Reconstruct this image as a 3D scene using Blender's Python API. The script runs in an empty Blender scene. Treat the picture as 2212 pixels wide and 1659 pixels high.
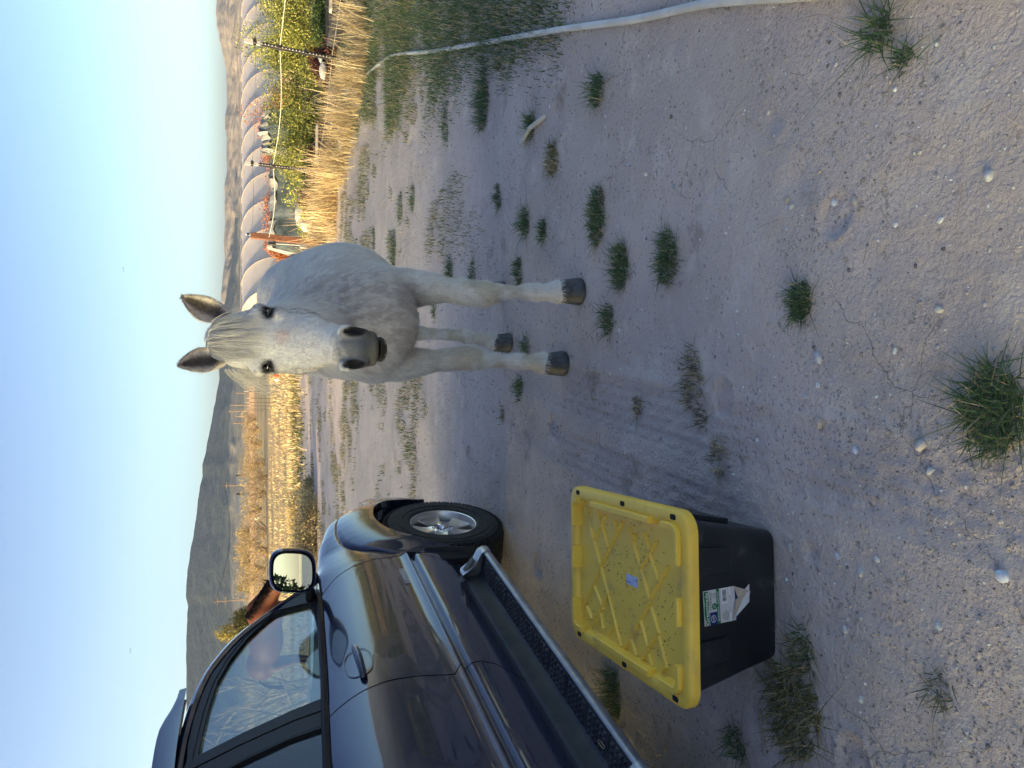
import bpy, math, random
import numpy as np
from mathutils import Vector, Matrix

R_ = math.radians
random.seed(7); rng = np.random.default_rng(7)
SC = bpy.context.scene
COL = SC.collection

# ---------------------------------------------------------------- camera
FPX = 3030.0 / 1.8228; PITCH = R_(19.4); CH = 1.6
CP, SP = math.cos(PITCH), math.sin(PITCH)
cam_d = bpy.data.cameras.new('camera')
cam = bpy.data.objects.new('camera', cam_d); COL.objects.link(cam)
cx = Vector((0, -SP, -CP)); cy = Vector((1, 0, 0)); cz = Vector((0, -CP, SP))   # phone held upright, picture stored on its side
m3 = Matrix((cx, cy, cz)).transposed()
cam.matrix_world = Matrix.Translation((0, 0, CH)) @ m3.to_4x4()
cam_d.sensor_fit = 'HORIZONTAL'; cam_d.sensor_width = 36.0
cam_d.lens = 36.0 * 3030.0 / 4032.0
cam_d.clip_start = 0.05; cam_d.clip_end = 20000
SC.camera = cam

# ---------------------------------------------------------------- light
SUN_EL = R_(10.0)
to_sun = Vector((-0.93, -0.37, 0)).normalized() * math.cos(SUN_EL) + Vector((0, 0, math.sin(SUN_EL)))
SKY_GAIN = 0.84
W = bpy.data.worlds.new('World'); SC.world = W; W.use_nodes = True
nt = W.node_tree; bg = nt.nodes['Background']
sky = nt.nodes.new('ShaderNodeTexSky'); sky.sky_type = 'NISHITA'
sky.sun_disc = False; sky.sun_elevation = SUN_EL
sky.sun_rotation = math.atan2(to_sun.x, to_sun.y)
sky.altitude = 1600; sky.air_density = 0.6; sky.dust_density = 7.0; sky.ozone_density = 1.0
sep = nt.nodes.new('ShaderNodeSeparateColor'); com = nt.nodes.new('ShaderNodeCombineColor'); nt.links.new(sky.outputs[0], sep.inputs[0])
for _i, (_p, _t) in enumerate(((1.25, .236), (1.28, .2205), (1.08, .236))):          # contrast of the whole dome, like the camera's own curve
    _a = nt.nodes.new('ShaderNodeMath'); _a.operation = 'POWER'; _a.inputs[1].default_value = _p; nt.links.new(sep.outputs[_i], _a.inputs[0])
    _b = nt.nodes.new('ShaderNodeMath'); _b.operation = 'MULTIPLY'; _b.inputs[1].default_value = _t * SKY_GAIN / (0.15 * 2.0); nt.links.new(_a.outputs[0], _b.inputs[0]); nt.links.new(_b.outputs[0], com.inputs[_i])
nt.links.new(com.outputs[0], bg.inputs[0]); bg.inputs[1].default_value = 0.15
sd = bpy.data.lights.new('sun', 'SUN'); sd.energy = 3.8; sd.angle = R_(0.5); sd.color = (1.0, 0.70, 0.42)
so = bpy.data.objects.new('sun', sd); COL.objects.link(so)
so.rotation_euler = to_sun.to_track_quat('Z', 'Y').to_euler()
SC.view_settings.view_transform = 'Standard'; SC.view_settings.look = 'None'
SC.view_settings.gamma = 1.0; SC.view_settings.use_curve_mapping = False
SC.view_settings.exposure = 1.88

# ---------------------------------------------------------------- helpers
def ray(dx_, dy_):
    """direction through a point of the photograph (2212 x 1659 scale)"""
    a = ((1659 - dy_) - 829.5) / FPX; b = (dx_ - 1106) / FPX
    return Vector((a, CP - SP * b, -SP - CP * b))
def at(x, y, Y):
    d = ray(x, y); return Vector((0, 0, CH)) + d * (Y / d.y)
def smooth(a, b, v):
    t = np.clip((np.asarray(v, float) - a) / (b - a), 0, 1); return t * t * (3 - 2 * t)
def macro(x, y):
    return -1.6 * smooth(20, 58, y) + 0 * np.asarray(x)
def gnd(x, y):
    d = ray(x, y); t = 1.0
    for k in range(4000):
        p = Vector((0, 0, CH)) + d * t
        if p.z <= float(macro(p.x, p.y)): return p
        t += 0.02 + t * 0.003
    return p

def link(o, parent=None):
    COL.objects.link(o)
    if parent is not None: o.parent = parent
    return o
def tag(o, label=None, cat=None, group=None, kind=None):
    if label: o['label'] = label
    if cat: o['category'] = cat
    if group: o['group'] = group
    if kind: o['kind'] = kind
    return o
def thing(name, label, cat, loc=(0, 0, 0), rz=0.0, group=None):
    o = bpy.data.objects.new(name, None); o.empty_display_size = 0.1; COL.objects.link(o)
    o.location = loc; o.rotation_euler = (0, 0, rz)
    return tag(o, label, cat, group)
def mesh(name, v, f, mat=None, parent=None, smoothf=False, col=None, loc=None):
    me = bpy.data.meshes.new(name)
    v = np.asarray(v, dtype=np.float32).reshape(-1, 3)
    if isinstance(f, np.ndarray):
        n, k = f.shape
        me.vertices.add(len(v)); me.vertices.foreach_set('co', v.ravel())
        me.loops.add(n * k); me.loops.foreach_set('vertex_index', f.astype(np.int32).ravel())
        me.polygons.add(n); me.polygons.foreach_set('loop_start', np.arange(0, n * k, k, dtype=np.int32))
        me.update(calc_edges=True)
    else:
        me.from_pydata(v.tolist(), [], [list(q) for q in f]); me.update()
    if smoothf:
        me.polygons.foreach_set('use_smooth', np.ones(len(me.polygons), dtype=bool))
    if col is not None:
        a = me.color_attributes.new('tint', 'FLOAT_COLOR', 'POINT')
        c = np.ones((len(v), 4), dtype=np.float32); c[:, :3] = col
        a.data.foreach_set('color', c.ravel())
    if mat: me.materials.append(mat)
    o = bpy.data.objects.new(name, me)
    if loc is not None: o.location = loc
    return link(o, parent)

class MB:
    def __init__(s): s.v = []; s.f = []
    def add(s, v, f):
        b = len(s.v); s.v += [tuple(q) for q in v]; s.f += [tuple(i + b for i in q) for q in f]; return s
    def box(s, c, sz, M=None, bev=0.0):
        x, y, z = [q / 2 for q in sz]
        if bev <= 0:
            v = [(i * x, j * y, k * z) for i in (-1, 1) for j in (-1, 1) for k in (-1, 1)]
            f = [(0, 1, 3, 2), (4, 6, 7, 5), (0, 4, 5, 1), (2, 3, 7, 6), (0, 2, 6, 4), (1, 5, 7, 3)]
        else:
            v = []; b = min(bev, x, y, z)
            for (zz, ins) in ((-z, b), (-z + b, 0), (z - b, 0), (z, b)):
                X, Y_ = x - ins, y - ins
                v += [(-X + b, -Y_, zz), (X - b, -Y_, zz), (X, -Y_ + b, zz), (X, Y_ - b, zz), (X - b, Y_, zz), (-X + b, Y_, zz), (-X, Y_ - b, zz), (-X, -Y_ + b, zz)]
            f = [tuple(range(7, -1, -1)), tuple(range(24, 32))]
            for r in range(3):
                for k in range(8): f.append((r * 8 + k, r * 8 + (k + 1) % 8, r * 8 + 8 + (k + 1) % 8, r * 8 + 8 + k))
        v = [Vector(q) for q in v]
        if M is not None: v = [M @ q for q in v]
        return s.add([q + Vector(c) for q in v], f)
    def tube(s, pts, rad, n=8, cap=True, flat=1.0):
        pts = [Vector(p) for p in pts]
        if not hasattr(rad, '__len__'): rad = [rad] * len(pts)
        up = Vector((0, 0, 1)); rings = []; prev = None
        for i, p in enumerate(pts):
            t = (pts[min(i + 1, len(pts) - 1)] - pts[max(i - 1, 0)])
            t = t.normalized() if t.length > 1e-9 else Vector((0, 1, 0))
            if prev is None:
                a = t.cross(up)
                if a.length < 0.05: a = t.cross(Vector((1, 0, 0)))
                a.normalize()
            else:
                a = (prev - t * prev.dot(t))
                a = a.normalized() if a.length > 1e-6 else t.orthogonal().normalized()
            prev = a; b = t.cross(a)
            rings.append([p + (a * math.cos(6.2832 * k / n) + b * flat * math.sin(6.2832 * k / n)) * rad[i] for k in range(n)])
        v = [q for r in rings for q in r]; f = []
        for i in range(len(pts) - 1):
            for k in range(n):
                f.append((i * n + k, i * n + (k + 1) % n, (i + 1) * n + (k + 1) % n, (i + 1) * n + k))
        if cap: f += [tuple(range(n - 1, -1, -1)), tuple((len(pts) - 1) * n + k for k in range(n))]
        return s.add(v, f)
    def lathe(s, prof, n=32, axis='x', c=(0, 0, 0), flip=False):
        v = []
        for (r, h) in prof:
            for k in range(n):
                a = 6.2831853 * k / n; p = (h, r * math.cos(a), r * math.sin(a))
                if axis == 'z': p = (p[1], p[2], p[0])
                v.append((p[0] + c[0], p[1] + c[1], p[2] + c[2]))
        f = []
        for i in range(len(prof) - 1):
            for k in range(n):
                q = (i * n + k, i * n + (k + 1) % n, (i + 1) * n + (k + 1) % n, (i + 1) * n + k)
                f.append(q[::-1] if flip else q)
        return s.add(v, f)
    def grid(s, P, flip=False):
        P = [[tuple(q) for q in r] for r in P]; nu, nv = len(P), len(P[0])
        f = [(i * nv + j, i * nv + j + 1, (i + 1) * nv + j + 1, (i + 1) * nv + j) for i in range(nu - 1) for j in range(nv - 1)]
        if flip: f = [q[::-1] for q in f]
        return s.add([q for r in P for q in r], f)
    def build(s, name, mat, parent=None, sm=False):
        return mesh(name, s.v, s.f, mat, parent, sm)

def auto(o, deg=35):
    """sharp edges above an angle, smooth elsewhere"""
    me = o.data
    me.polygons.foreach_set('use_smooth', np.ones(len(me.polygons), dtype=bool))
    me.set_sharp_from_angle(angle=R_(deg)); return o
def bevel(o, w, seg=2, ang=35):
    b = o.modifiers.new('bevel', 'BEVEL'); b.width = w; b.segments = seg; b.limit_method = 'ANGLE'; b.angle_limit = R_(ang)
    return o

def mat(name, c1, c2=None, scale=8.0, rough=0.8, metal=0.0, bump=0.0, bscale=None, coat=0.0, c3=None, s3=2.0,
        tint=False, detail=6.0, spec=None, rr=0.0, trans=0.0, coords='Object', bdist=0.02, t1=0.4, t2=0.62, t3=(0.5, 0.7)):
    m = bpy.data.materials.new(name); m.use_nodes = True; n = m.node_tree; N = n.nodes; Lk = n.links.new
    p = N['Principled BSDF']; p.inputs['Roughness'].default_value = rough; p.inputs['Metallic'].default_value = metal
    if coat: p.inputs['Coat Weight'].default_value = coat; p.inputs['Coat Roughness'].default_value = 0.03
    if spec is not None: p.inputs['Specular IOR Level'].default_value = spec
    tc = N.new('ShaderNodeTexCoord'); out = None
    def noise(sc, det=detail):
        t = N.new('ShaderNodeTexNoise'); t.inputs['Scale'].default_value = sc; t.inputs['Detail'].default_value = det
        Lk(tc.outputs[coords], t.inputs['Vector']); return t
    def mixc(fac, a, b):
        x = N.new('ShaderNodeMix'); x.data_type = 'RGBA'; Lk(fac, x.inputs[0])
        for sock, val in ((x.inputs[6], a), (x.inputs[7], b)):
            if hasattr(val, 'is_linked'): Lk(val, sock)
            else: sock.default_value = (*val, 1)
        return x.outputs[2]
    def ramp(v, lo, hi):
        r = N.new('ShaderNodeMapRange'); r.inputs[1].default_value = lo; r.inputs[2].default_value = hi; r.interpolation_type = 'SMOOTHSTEP'
        Lk(v, r.inputs[0]); return r.outputs[0]
    if c2 is not None:
        out = mixc(ramp(noise(scale).outputs[0], t1, t2), c1, c2)
        if c3 is not None: out = mixc(ramp(noise(s3).outputs[0], *t3), out, c3)
    if tint:
        va = N.new('ShaderNodeVertexColor'); va.layer_name = 'tint'
        if out is None: out = va.outputs[0]
        else:
            x = N.new('ShaderNodeMix'); x.data_type = 'RGBA'; x.blend_type = 'MULTIPLY'; x.inputs[0].default_value = 1
            Lk(out, x.inputs[6]); Lk(va.outputs[0], x.inputs[7]); out = x.outputs[2]
    if out is not None: Lk(out, p.inputs['Base Color'])
    else: p.inputs['Base Color'].default_value = (*c1, 1)
    if rr:
        r = N.new('ShaderNodeMapRange'); r.inputs[3].default_value = max(0, rough - rr); r.inputs[4].default_value = rough + rr
        Lk(noise((bscale or scale) * 0.4).outputs[0], r.inputs[0]); Lk(r.outputs[0], p.inputs['Roughness'])
    if bump:
        b = N.new('ShaderNodeBump'); b.inputs['Strength'].default_value = bump; b.inputs['Distance'].default_value = bdist
        Lk(noise(bscale or scale).outputs[0], b.inputs['Height']); Lk(b.outputs[0], p.inputs['Normal'])
    if trans:
        tr = N.new('ShaderNodeBsdfTranslucent'); mx = N.new('ShaderNodeMixShader'); mx.inputs[0].default_value = trans
        if out is not None: Lk(out, tr.inputs[0])
        else: tr.inputs[0].default_value = (*c1, 1)
        Lk(p.outputs[0], mx.inputs[1]); Lk(tr.outputs[0], mx.inputs[2]); Lk(mx.outputs[0], N['Material Output'].inputs[0])
    return m

# value noise in numpy
def vnoise(x, y, seed=0, z=None):
    x = np.asarray(x, float); y = np.asarray(y, float)
    xi = np.floor(x).astype(np.int64); yi = np.floor(y).astype(np.int64); fx = x - xi; fy = y - yi
    fx = fx * fx * (3 - 2 * fx); fy = fy * fy * (3 - 2 * fy)
    def h(a, b):
        n = (a * 374761393 + b * 668265263 + seed * 974711) & 0x7fffffff
        n = ((n ^ (n >> 13)) * 1274126177) & 0x7fffffff
        return ((n ^ (n >> 16)) & 0xffff) / 65535.0
    return (h(xi, yi) * (1 - fx) + h(xi + 1, yi) * fx) * (1 - fy) + (h(xi, yi + 1) * (1 - fx) + h(xi + 1, yi + 1) * fx) * fy
def fbm(x, y, oct=4, seed=0):
    s = 0; a = 0.5; t = 0
    for k in range(oct):
        ca, sa = math.cos(.7 * k + .5), math.sin(.7 * k + .5)
        s = s + a * vnoise((x * ca - y * sa) * 2 ** k, (x * sa + y * ca) * 2 ** k, seed + k); t += a; a *= 0.5
    return s / t

def text_geo(txt, size=1.0, extrude=0.0, spacing=1.0, align='CENTER'):
    cu = bpy.data.curves.new('lettering', 'FONT'); cu.body = txt; cu.size = size; cu.extrude = extrude; cu.space_character = spacing
    cu.align_x = align; cu.align_y = 'CENTER'; cu.resolution_u = 3
    o = bpy.data.objects.new('lettering', cu); COL.objects.link(o)
    dg = bpy.context.evaluated_depsgraph_get(); me = o.evaluated_get(dg).to_mesh()
    v = np.array([q.co[:] for q in me.vertices]); f = [tuple(q.vertices) for q in me.polygons]
    o.evaluated_get(dg).to_mesh_clear(); bpy.data.objects.remove(o); bpy.data.curves.remove(cu)
    return v, f
HAZE = 0.6e-4
# ---------------------------------------------------------------- ground
def track_h(x, y):
    """tyre tread prints pressed in the dirt"""
    h = np.zeros_like(x)
    for (cx0, sl, y0, y1, w, amp) in ((-0.22, 0.13, 0.3, 4.6, 0.125, 0.007), (0.02, 0.15, 0.3, 3.6, 0.11, 0.003), (-1.55, 0.16, 0.2, 3.4, 0.12, 0.004), (-0.52, 0.12, 1.0, 5.5, 0.11, 0.005),
                              (0.9, -0.55, 0.3, 3.4, 0.12, 0.003), (-0.95, 0.3, 4.5, 17, 0.14, 0.005), (0.75, 0.3, 5.5, 17, 0.14, 0.004)):
        t = x - (cx0 + sl * (y - 2.0) + 0.02 * np.sin(y * 1.3))
        m = smooth(w + 0.03, w - 0.02, np.abs(t)) * smooth(y0, y0 + 0.6, y) * smooth(y1, y1 - 0.8, y)
        rib = np.abs(((t / 0.048) % 1.0) - 0.5) * 2
        lug = np.abs((((y + np.abs(t) * 0.8) / 0.034) % 1.0) - 0.5) * 2
        wear = fbm(x * 3, y * 3, 3, 5)
        prof = -0.9 + 1.0 * smooth(0.72, 0.95, rib) + 0.45 * smooth(0.6, 0.9, lug)
        edge = smooth(0.03, 0.0, np.abs(np.abs(t) - w)) * 0.9
        h = h + amp * m * prof * smooth(0.3, 0.6, wear) + amp * edge * smooth(y0, y0 + 0.6, y) * smooth(y1, y1 - 0.8, y) * wear
    return h
PITS = [(0.85, 2.05, .07, .018), (0.62, 1.93, .09, .02), (0.72, 2.35, .06, .012), (1.35, 2.6, .07, .012), (0.33, 1.62, .06, .008), (-0.5, 1.86, .035, .02), (-0.33, 1.95, .05, .01),
        (0.2, 3.9, .07, .012), (0.32, 4.9, .08, .01), (0.6, 4.6, .07, .012), (1.1, 1.35, .1, .01), (-0.9, 1.3, .08, .006), (0.1, 5.6, .1, .015), (0.15, 6.4, .12, .015), (1.3, 5.2, .08, .015)]
HOOFS = [(random.uniform(-1.6, 3.2), random.uniform(1.3, 8), random.uniform(0, 6.28)) for k in range(34)]
for k in range(60):
    PITS.append((random.uniform(-3, 4), random.uniform(1, 12), random.uniform(.03, .1), random.uniform(.004, .014)))
def ground_h(x, y):
    x = np.asarray(x, float); y = np.asarray(y, float)
    r = np.hypot(x, y)
    near = smooth(26, 8, r)
    h = macro(x, y)
    h = h + (fbm(x * 0.35, y * 0.35, 3, 1) - 0.5) * 0.06 * smooth(0.5, 6, r)
    h = h + (fbm(x * 1.6, y * 1.6, 3, 11) - 0.5) * 0.022 * near
    h = h + (fbm(x * 9, y * 9, 3, 21) - 0.5) * 0.008 * near
    clod = smooth(0.56, 0.8, fbm(x * 26, y * 26, 2, 31)) * 0.003 * smooth(0.35, 0.62, fbm(x * 0.9 + 3, y * 0.9, 2, 41))
    h = h + clod * near
    h = h + track_h(x, y) * near
    for (hx, hy, ha) in HOOFS:
        dx = (x - hx) * math.cos(ha) + (y - hy) * math.sin(ha); dy = -(x - hx) * math.sin(ha) + (y - hy) * math.cos(ha)
        rr = np.hypot(dx, dy * .9); h = h - .010 * smooth(.062, .052, rr) * near + .005 * smooth(.014, 0, np.abs(rr - .068)) * near * (dy > -.03) + .006 * smooth(.02, .008, np.hypot(dx, dy + .02)) * near
    for (px, py, pr, pd) in PITS:
        d = np.hypot(x - px, (y - py) * 0.9)
        h = h - pd * .55 * smooth(pr, pr * 0.1, d) * near + pd * 0.15 * smooth(pr * 0.45, 0, np.abs(d - pr * 1.2)) * near
    return h
def gz(x, y): return float(ground_h(np.array([x]), np.array([y]))[0])

def axis_pts(lo, hi, step, outs, gr=1.12):
    a = list(np.arange(lo, hi + 1e-6, step)); s = step; p = a[-1]
    while p < outs[1]: s *= gr; p += s; a.append(p)
    s = step; p = a[0]; b = []
    while p > outs[0]: s *= gr; p -= s; b.append(p)
    return np.array(b[::-1] + a)
gx = axis_pts(-2.6, 2.9, 0.0125, (-7000, 7000), 1.07)
gy = axis_pts(0.75, 5.6, 0.0125, (-3000, 9000), 1.035)
GX, GY = np.meshgrid(gx, gy, indexing='ij')
GZ = ground_h(GX, GY)
nx, ny = len(gx), len(gy)
idx = np.arange(nx * ny).reshape(nx, ny)
gf = np.stack([idx[:-1, :-1], idx[1:, :-1], idx[1:, 1:], idx[:-1, 1:]], -1).reshape(-1, 4)

def ground_mat():
    m = bpy.data.materials.new('dry_dirt'); m.use_nodes = True; n = m.node_tree; N = n.nodes; L = n.links.new
    p = N['Principled BSDF']; p.inputs['Roughness'].default_value = 0.95; p.inputs['Specular IOR Level'].default_value = 0.15
    g = N.new('ShaderNodeNewGeometry'); pos = g.outputs['Position']
    def noise(sc, det=5, rough=0.5, off=0):
        mp = N.new('ShaderNodeMapping'); mp.inputs['Location'].default_value = (off, off * .7, 0); L(pos, mp.inputs[0])
        t = N.new('ShaderNodeTexNoise'); t.inputs['Scale'].default_value = sc; t.inputs['Detail'].default_value = det; t.inputs['Roughness'].default_value = rough
        L(mp.outputs[0], t.inputs['Vector']); return t.outputs[0]
    def mr(v, a, b, c=0, d=1):
        r = N.new('ShaderNodeMapRange'); r.interpolation_type = 'SMOOTHSTEP'
        for i, q in zip((1, 2, 3, 4), (a, b, c, d)): r.inputs[i].default_value = q
        L(v, r.inputs[0]); return r.outputs[0]
    def mix(f, a, b):
        x = N.new('ShaderNodeMix'); x.data_type = 'RGBA'
        if hasattr(f, 'is_linked'): L(f, x.inputs[0])
        else: x.inputs[0].default_value = f
        for s, v in ((x.inputs[6], a), (x.inputs[7], b)):
            if hasattr(v, 'is_linked'): L(v, s)
            else: s.default_value = (*v, 1)
        return x.outputs[2]
    def mul(a, b):
        x = N.new('ShaderNodeMath'); x.operation = 'MULTIPLY'; L(a, x.inputs[0])
        if hasattr(b, 'is_linked'): L(b, x.inputs[1])
        else: x.inputs[1].default_value = b
        return x.outputs[0]
    sx = N.new('ShaderNodeSeparateXYZ'); L(pos, sx.inputs[0])
    c = mix(mr(noise(1.1, 4), .38, .62), (.60, .515, .455), (.51, .44, .39))
    c = mix(mr(noise(5, 4, .6, 3), .5, .72), c, (.63, .56, .495))
    c = mix(mul(mul(mr(noise(70, 2, .5, 9), .57, .68), mr(noise(2.7, 3, .6, 44), .42, .62)), 0.65), c, (.21, .18, .155))        # crumbs
    c = mix(mul(mr(noise(130, 2, .5, 19), .62, .72), 0.7), c, (.66, .63, .59))          # pale grit
    c = mix(mul(mr(noise(2.3, 5, .65, 31), .60, .72), 0.55), c, (.24, .20, .16))        # damp, organic stains
    wv = N.new('ShaderNodeMapping'); L(pos, wv.inputs[0]); nz = N.new('ShaderNodeTexNoise'); nz.inputs['Scale'].default_value = 6; nz.inputs['Detail'].default_value = 4; L(pos, nz.inputs['Vector'])
    vm = N.new('ShaderNodeVectorMath'); vm.operation = 'MULTIPLY_ADD'; vm.inputs[1].default_value = (.16, .16, .16); L(nz.outputs['Color'], vm.inputs[0]); L(pos, vm.inputs[2])
    vo = N.new('ShaderNodeTexVoronoi'); vo.feature = 'DISTANCE_TO_EDGE'; vo.inputs['Scale'].default_value = 1.9; L(vm.outputs[0], vo.inputs['Vector'])
    crack = mul(mr(vo.outputs['Distance'], .0050, .0012), mr(noise(1.3, 2, .5, 71), .53, .60))
    c = mix(mul(crack, .6), c, (.13, .11, .09))
    c = mix(mul(mr(noise(19, 3, .6, 55), .64, .70), .55), c, (.25, .205, .17))           # small dark spots
    # beyond the yard the dirt carries dry grass litter
    far = mr(sx.outputs[1], 19, 30)
    dry = mix(mr(noise(0.9, 5, .7, 5), .4, .6), (.42, .31, .16), (.28, .22, .11))
    dry = mix(mr(noise(0.16, 4, .6, 15), .52, .62), dry, (.16, .17, .07))
    c = mix(mul(far, 0.85), c, dry)
    vf = mr(sx.outputs[1], 90, 260)
    c = mix(vf, c, mix(mr(noise(0.012, 4, .6, 2), .4, .6), (.36, .25, .17), (.20, .19, .11)))
    vvf = mr(sx.outputs[1], 620, 900)
    c = mix(vvf, c, mix(mr(noise(0.006, 3, .6, 8), .4, .6), (.17, .18, .14), (.24, .22, .17)))
    L(c, p.inputs['Base Color'])
    b = N.new('ShaderNodeBump'); b.inputs['Strength'].default_value = 0.8; b.inputs['Distance'].default_value = 0.014
    ad = N.new('ShaderNodeMath'); ad.operation = 'ADD'; L(noise(75, 4, .65, 9), ad.inputs[0]); L(noise(22, 4, .6, 1), ad.inputs[1])
    L(ad.outputs[0], b.inputs['Height']); L(b.outputs[0], p.inputs['Normal'])
    return m
M_dirt = ground_mat()
g = mesh('ground', np.stack([GX, GY, GZ], -1).reshape(-1, 3), gf, M_dirt, None, True)
tag(g, 'dry grey brown dirt yard with faint tyre prints running into golden fields', kind='structure')

# hills
def ridge(name, label, sky_pts, Y, depth, apron, m, amp, seed, ywave=0.0):
    ys = np.array([p[1] for p in sky_pts], float); xs = np.array([p[0] for p in sky_pts], float)
    n = 420; yy = np.linspace(ys.min(), ys.max(), n)
    xx = np.interp(yy, ys, xs) + (fbm(yy * 0.05, yy * 0, 4, seed) - .5) * amp
    V = []; rows = 90
    for i in range(n):
        P = at(xx[i], yy[i], Y); top = P.z; dirx = P.x / Y
        for j in range(rows):
            t = j / (rows - 1); yv = Y - depth * (1 - t)
            s = t ** 1.25
            z = -2.5 + (top + 2.5) * s
            V.append((dirx * yv, yv, z))
        for j in range(8):
            t = (j + 1) / 8; yv = Y + depth * 0.8 * t
            V.append((dirx * yv, yv, -2.5 + (top + 2.5) * (1 - t)))
    V = np.array(V); rr = rows + 8
    g1 = V[:, 0]; g2 = V[:, 1]
    rel = np.clip((V[:, 2] + 2.5) / (np.array([at(xx[i], yy[i], Y).z for i in range(n)]).repeat(rr) + 2.5), 0, 1)
    gully = np.abs(fbm(g1 / (depth * .12), g2 / (depth * .35), 4, seed + 9) - .5) * 2
    V[:, 2] -= gully * (top * 0 + 1) * rel * (1 - rel) * 4 * apron
    ix = np.arange(n * rr).reshape(n, rr)
    F = np.stack([ix[:-1, :-1], ix[:-1, 1:], ix[1:, 1:], ix[1:, :-1]], -1).reshape(-1, 4)
    o = mesh(name, V, F, m, None, True); tag(o, label, kind='structure'); return o
M_hill = mat('hazed_hill_scrub', (.125, .130, .125), (.050, .058, .058), scale=0.22, rough=1, detail=2, t1=.50, t2=.56, c3=(.155, .15, .135), s3=.02, bump=.3, bscale=.12, bdist=2)  # blue-grey tone puts some haze into the scrub colour
M_mtn = mat('mountain_scrub', (.25, .21, .175), (.17, .15, .13), scale=0.012, rough=1, detail=6, bump=.9, bscale=.02, bdist=10)
ridge('hill', 'long dark scrub covered hill beyond the fields', [(508, 470), (503, 540), (498, 590), (488, 640), (474, 730), (474, 820), (468, 850), (462, 880), (455, 920), (444, 980), (437, 1005), (438, 1030), (432, 1050), (424, 1120), (413, 1180), (406, 1230), (401, 1290), (406, 1310), (404, 1340), (402, 1450), (403, 1560), (408, 1659), (420, 1900), (450, 2200)], 1500, 620, 9, M_hill, 3, 3)
ridge('mountain', 'far hazy mountain ridge with sunlit spurs', [(500, -500), (480, -260), (466, -60), (469, 0), (467, 30), (468, 55), (478, 100), (484, 130), (489, 160), (490, 230), (486, 262), (489, 300), (490, 370), (485, 400), (486, 470), (483, 520), (486, 560), (480, 610), (478, 640), (476, 760), (472, 830), (480, 1000)], 2700, 900, 30, M_mtn, 4, 14)
# unseen ridge added left of the picture to cast evening shade over the hill
V = []; F = []
rows_, cols_ = 14, 60
for i in range(cols_):
    yv = 250 + 1700 * i / (cols_ - 1)
    for j in range(rows_):
        t = j / (rows_ - 1) * 2 - 1
        hgt = 440 * smooth(250, 640, yv) * (0.9 + 0.22 * float(fbm(np.array([yv / 170.]), np.array([0.]), 3, 4)[0]))
        V.append((-1700 + t * 420, yv, -3 + float(hgt) * (1 - abs(t) ** 1.3)))
for i in range(cols_ - 1):
    for j in range(rows_ - 1):
        a = i * rows_ + j; F.append((a, a + 1, a + rows_ + 1, a + rows_))
tag(mesh('hill', V, F, M_hill, None, True), 'unseen western hill added left of the picture to shade the valley side', kind='structure')

# added bluff, unseen on the left, its brow shaped to block the low sun
BLY = [-420, -300, -120, -70, -58, -54, -51, -48.5, -46, -42, -39.6, -37.5, -34, -28, -20, -10]
BLZ = [20, 36, 34, 32, 30.6, 29.7, 28.9, 27.6, 26.7, 26.1, 25.6, 24.0, 20, 12, 5, -1]
V = []; ysb = np.concatenate([np.arange(-420, -75, 6), np.arange(-75, -9, .45)])
for yv in ysb:
    hh = float(np.interp(yv, BLY, BLZ)) + .35 * float(fbm(np.array([yv * .9]), np.array([0.]), 3, 9)[0] - .5)
    for x_, k in ((-118, 0), (-124, .22), (-131, .6), (-137, .88), (-140, 1), (-144, .99), (-160, .8), (-190, .3), (-215, 0)): V.append((x_, yv, -1 + (hh + 1) * k))
nb_b = 9; F = [(i * nb_b + j, i * nb_b + j + 1, (i + 1) * nb_b + j + 1, (i + 1) * nb_b + j) for i in range(len(ysb) - 1) for j in range(nb_b - 1)]
tag(mesh('hill', V, F, M_hill, None, True), 'unseen bluff added left of the picture to hide the low sun from the yard', kind='structure')

# thin evening haze over the valley
hz = MB(); hz.box((0, 1450, 250), (7600, 6700, 506)); hz = hz.build('haze', None)
mh = bpy.data.materials.new('haze_air'); mh.use_nodes = True; nh = mh.node_tree; nh.nodes.clear()
vo = nh.nodes.new('ShaderNodeVolumePrincipled'); ou = nh.nodes.new('ShaderNodeOutputMaterial'); vo.inputs['Color'].default_value = (.60, .78, 1, 1); vo.inputs['Density'].default_value = HAZE; vo.inputs['Anisotropy'].default_value = 0.2
nh.links.new(vo.outputs[0], ou.inputs['Volume']); hz.data.materials.append(mh); tag(hz, 'thin pale evening haze in the valley air', kind='stuff')
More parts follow.
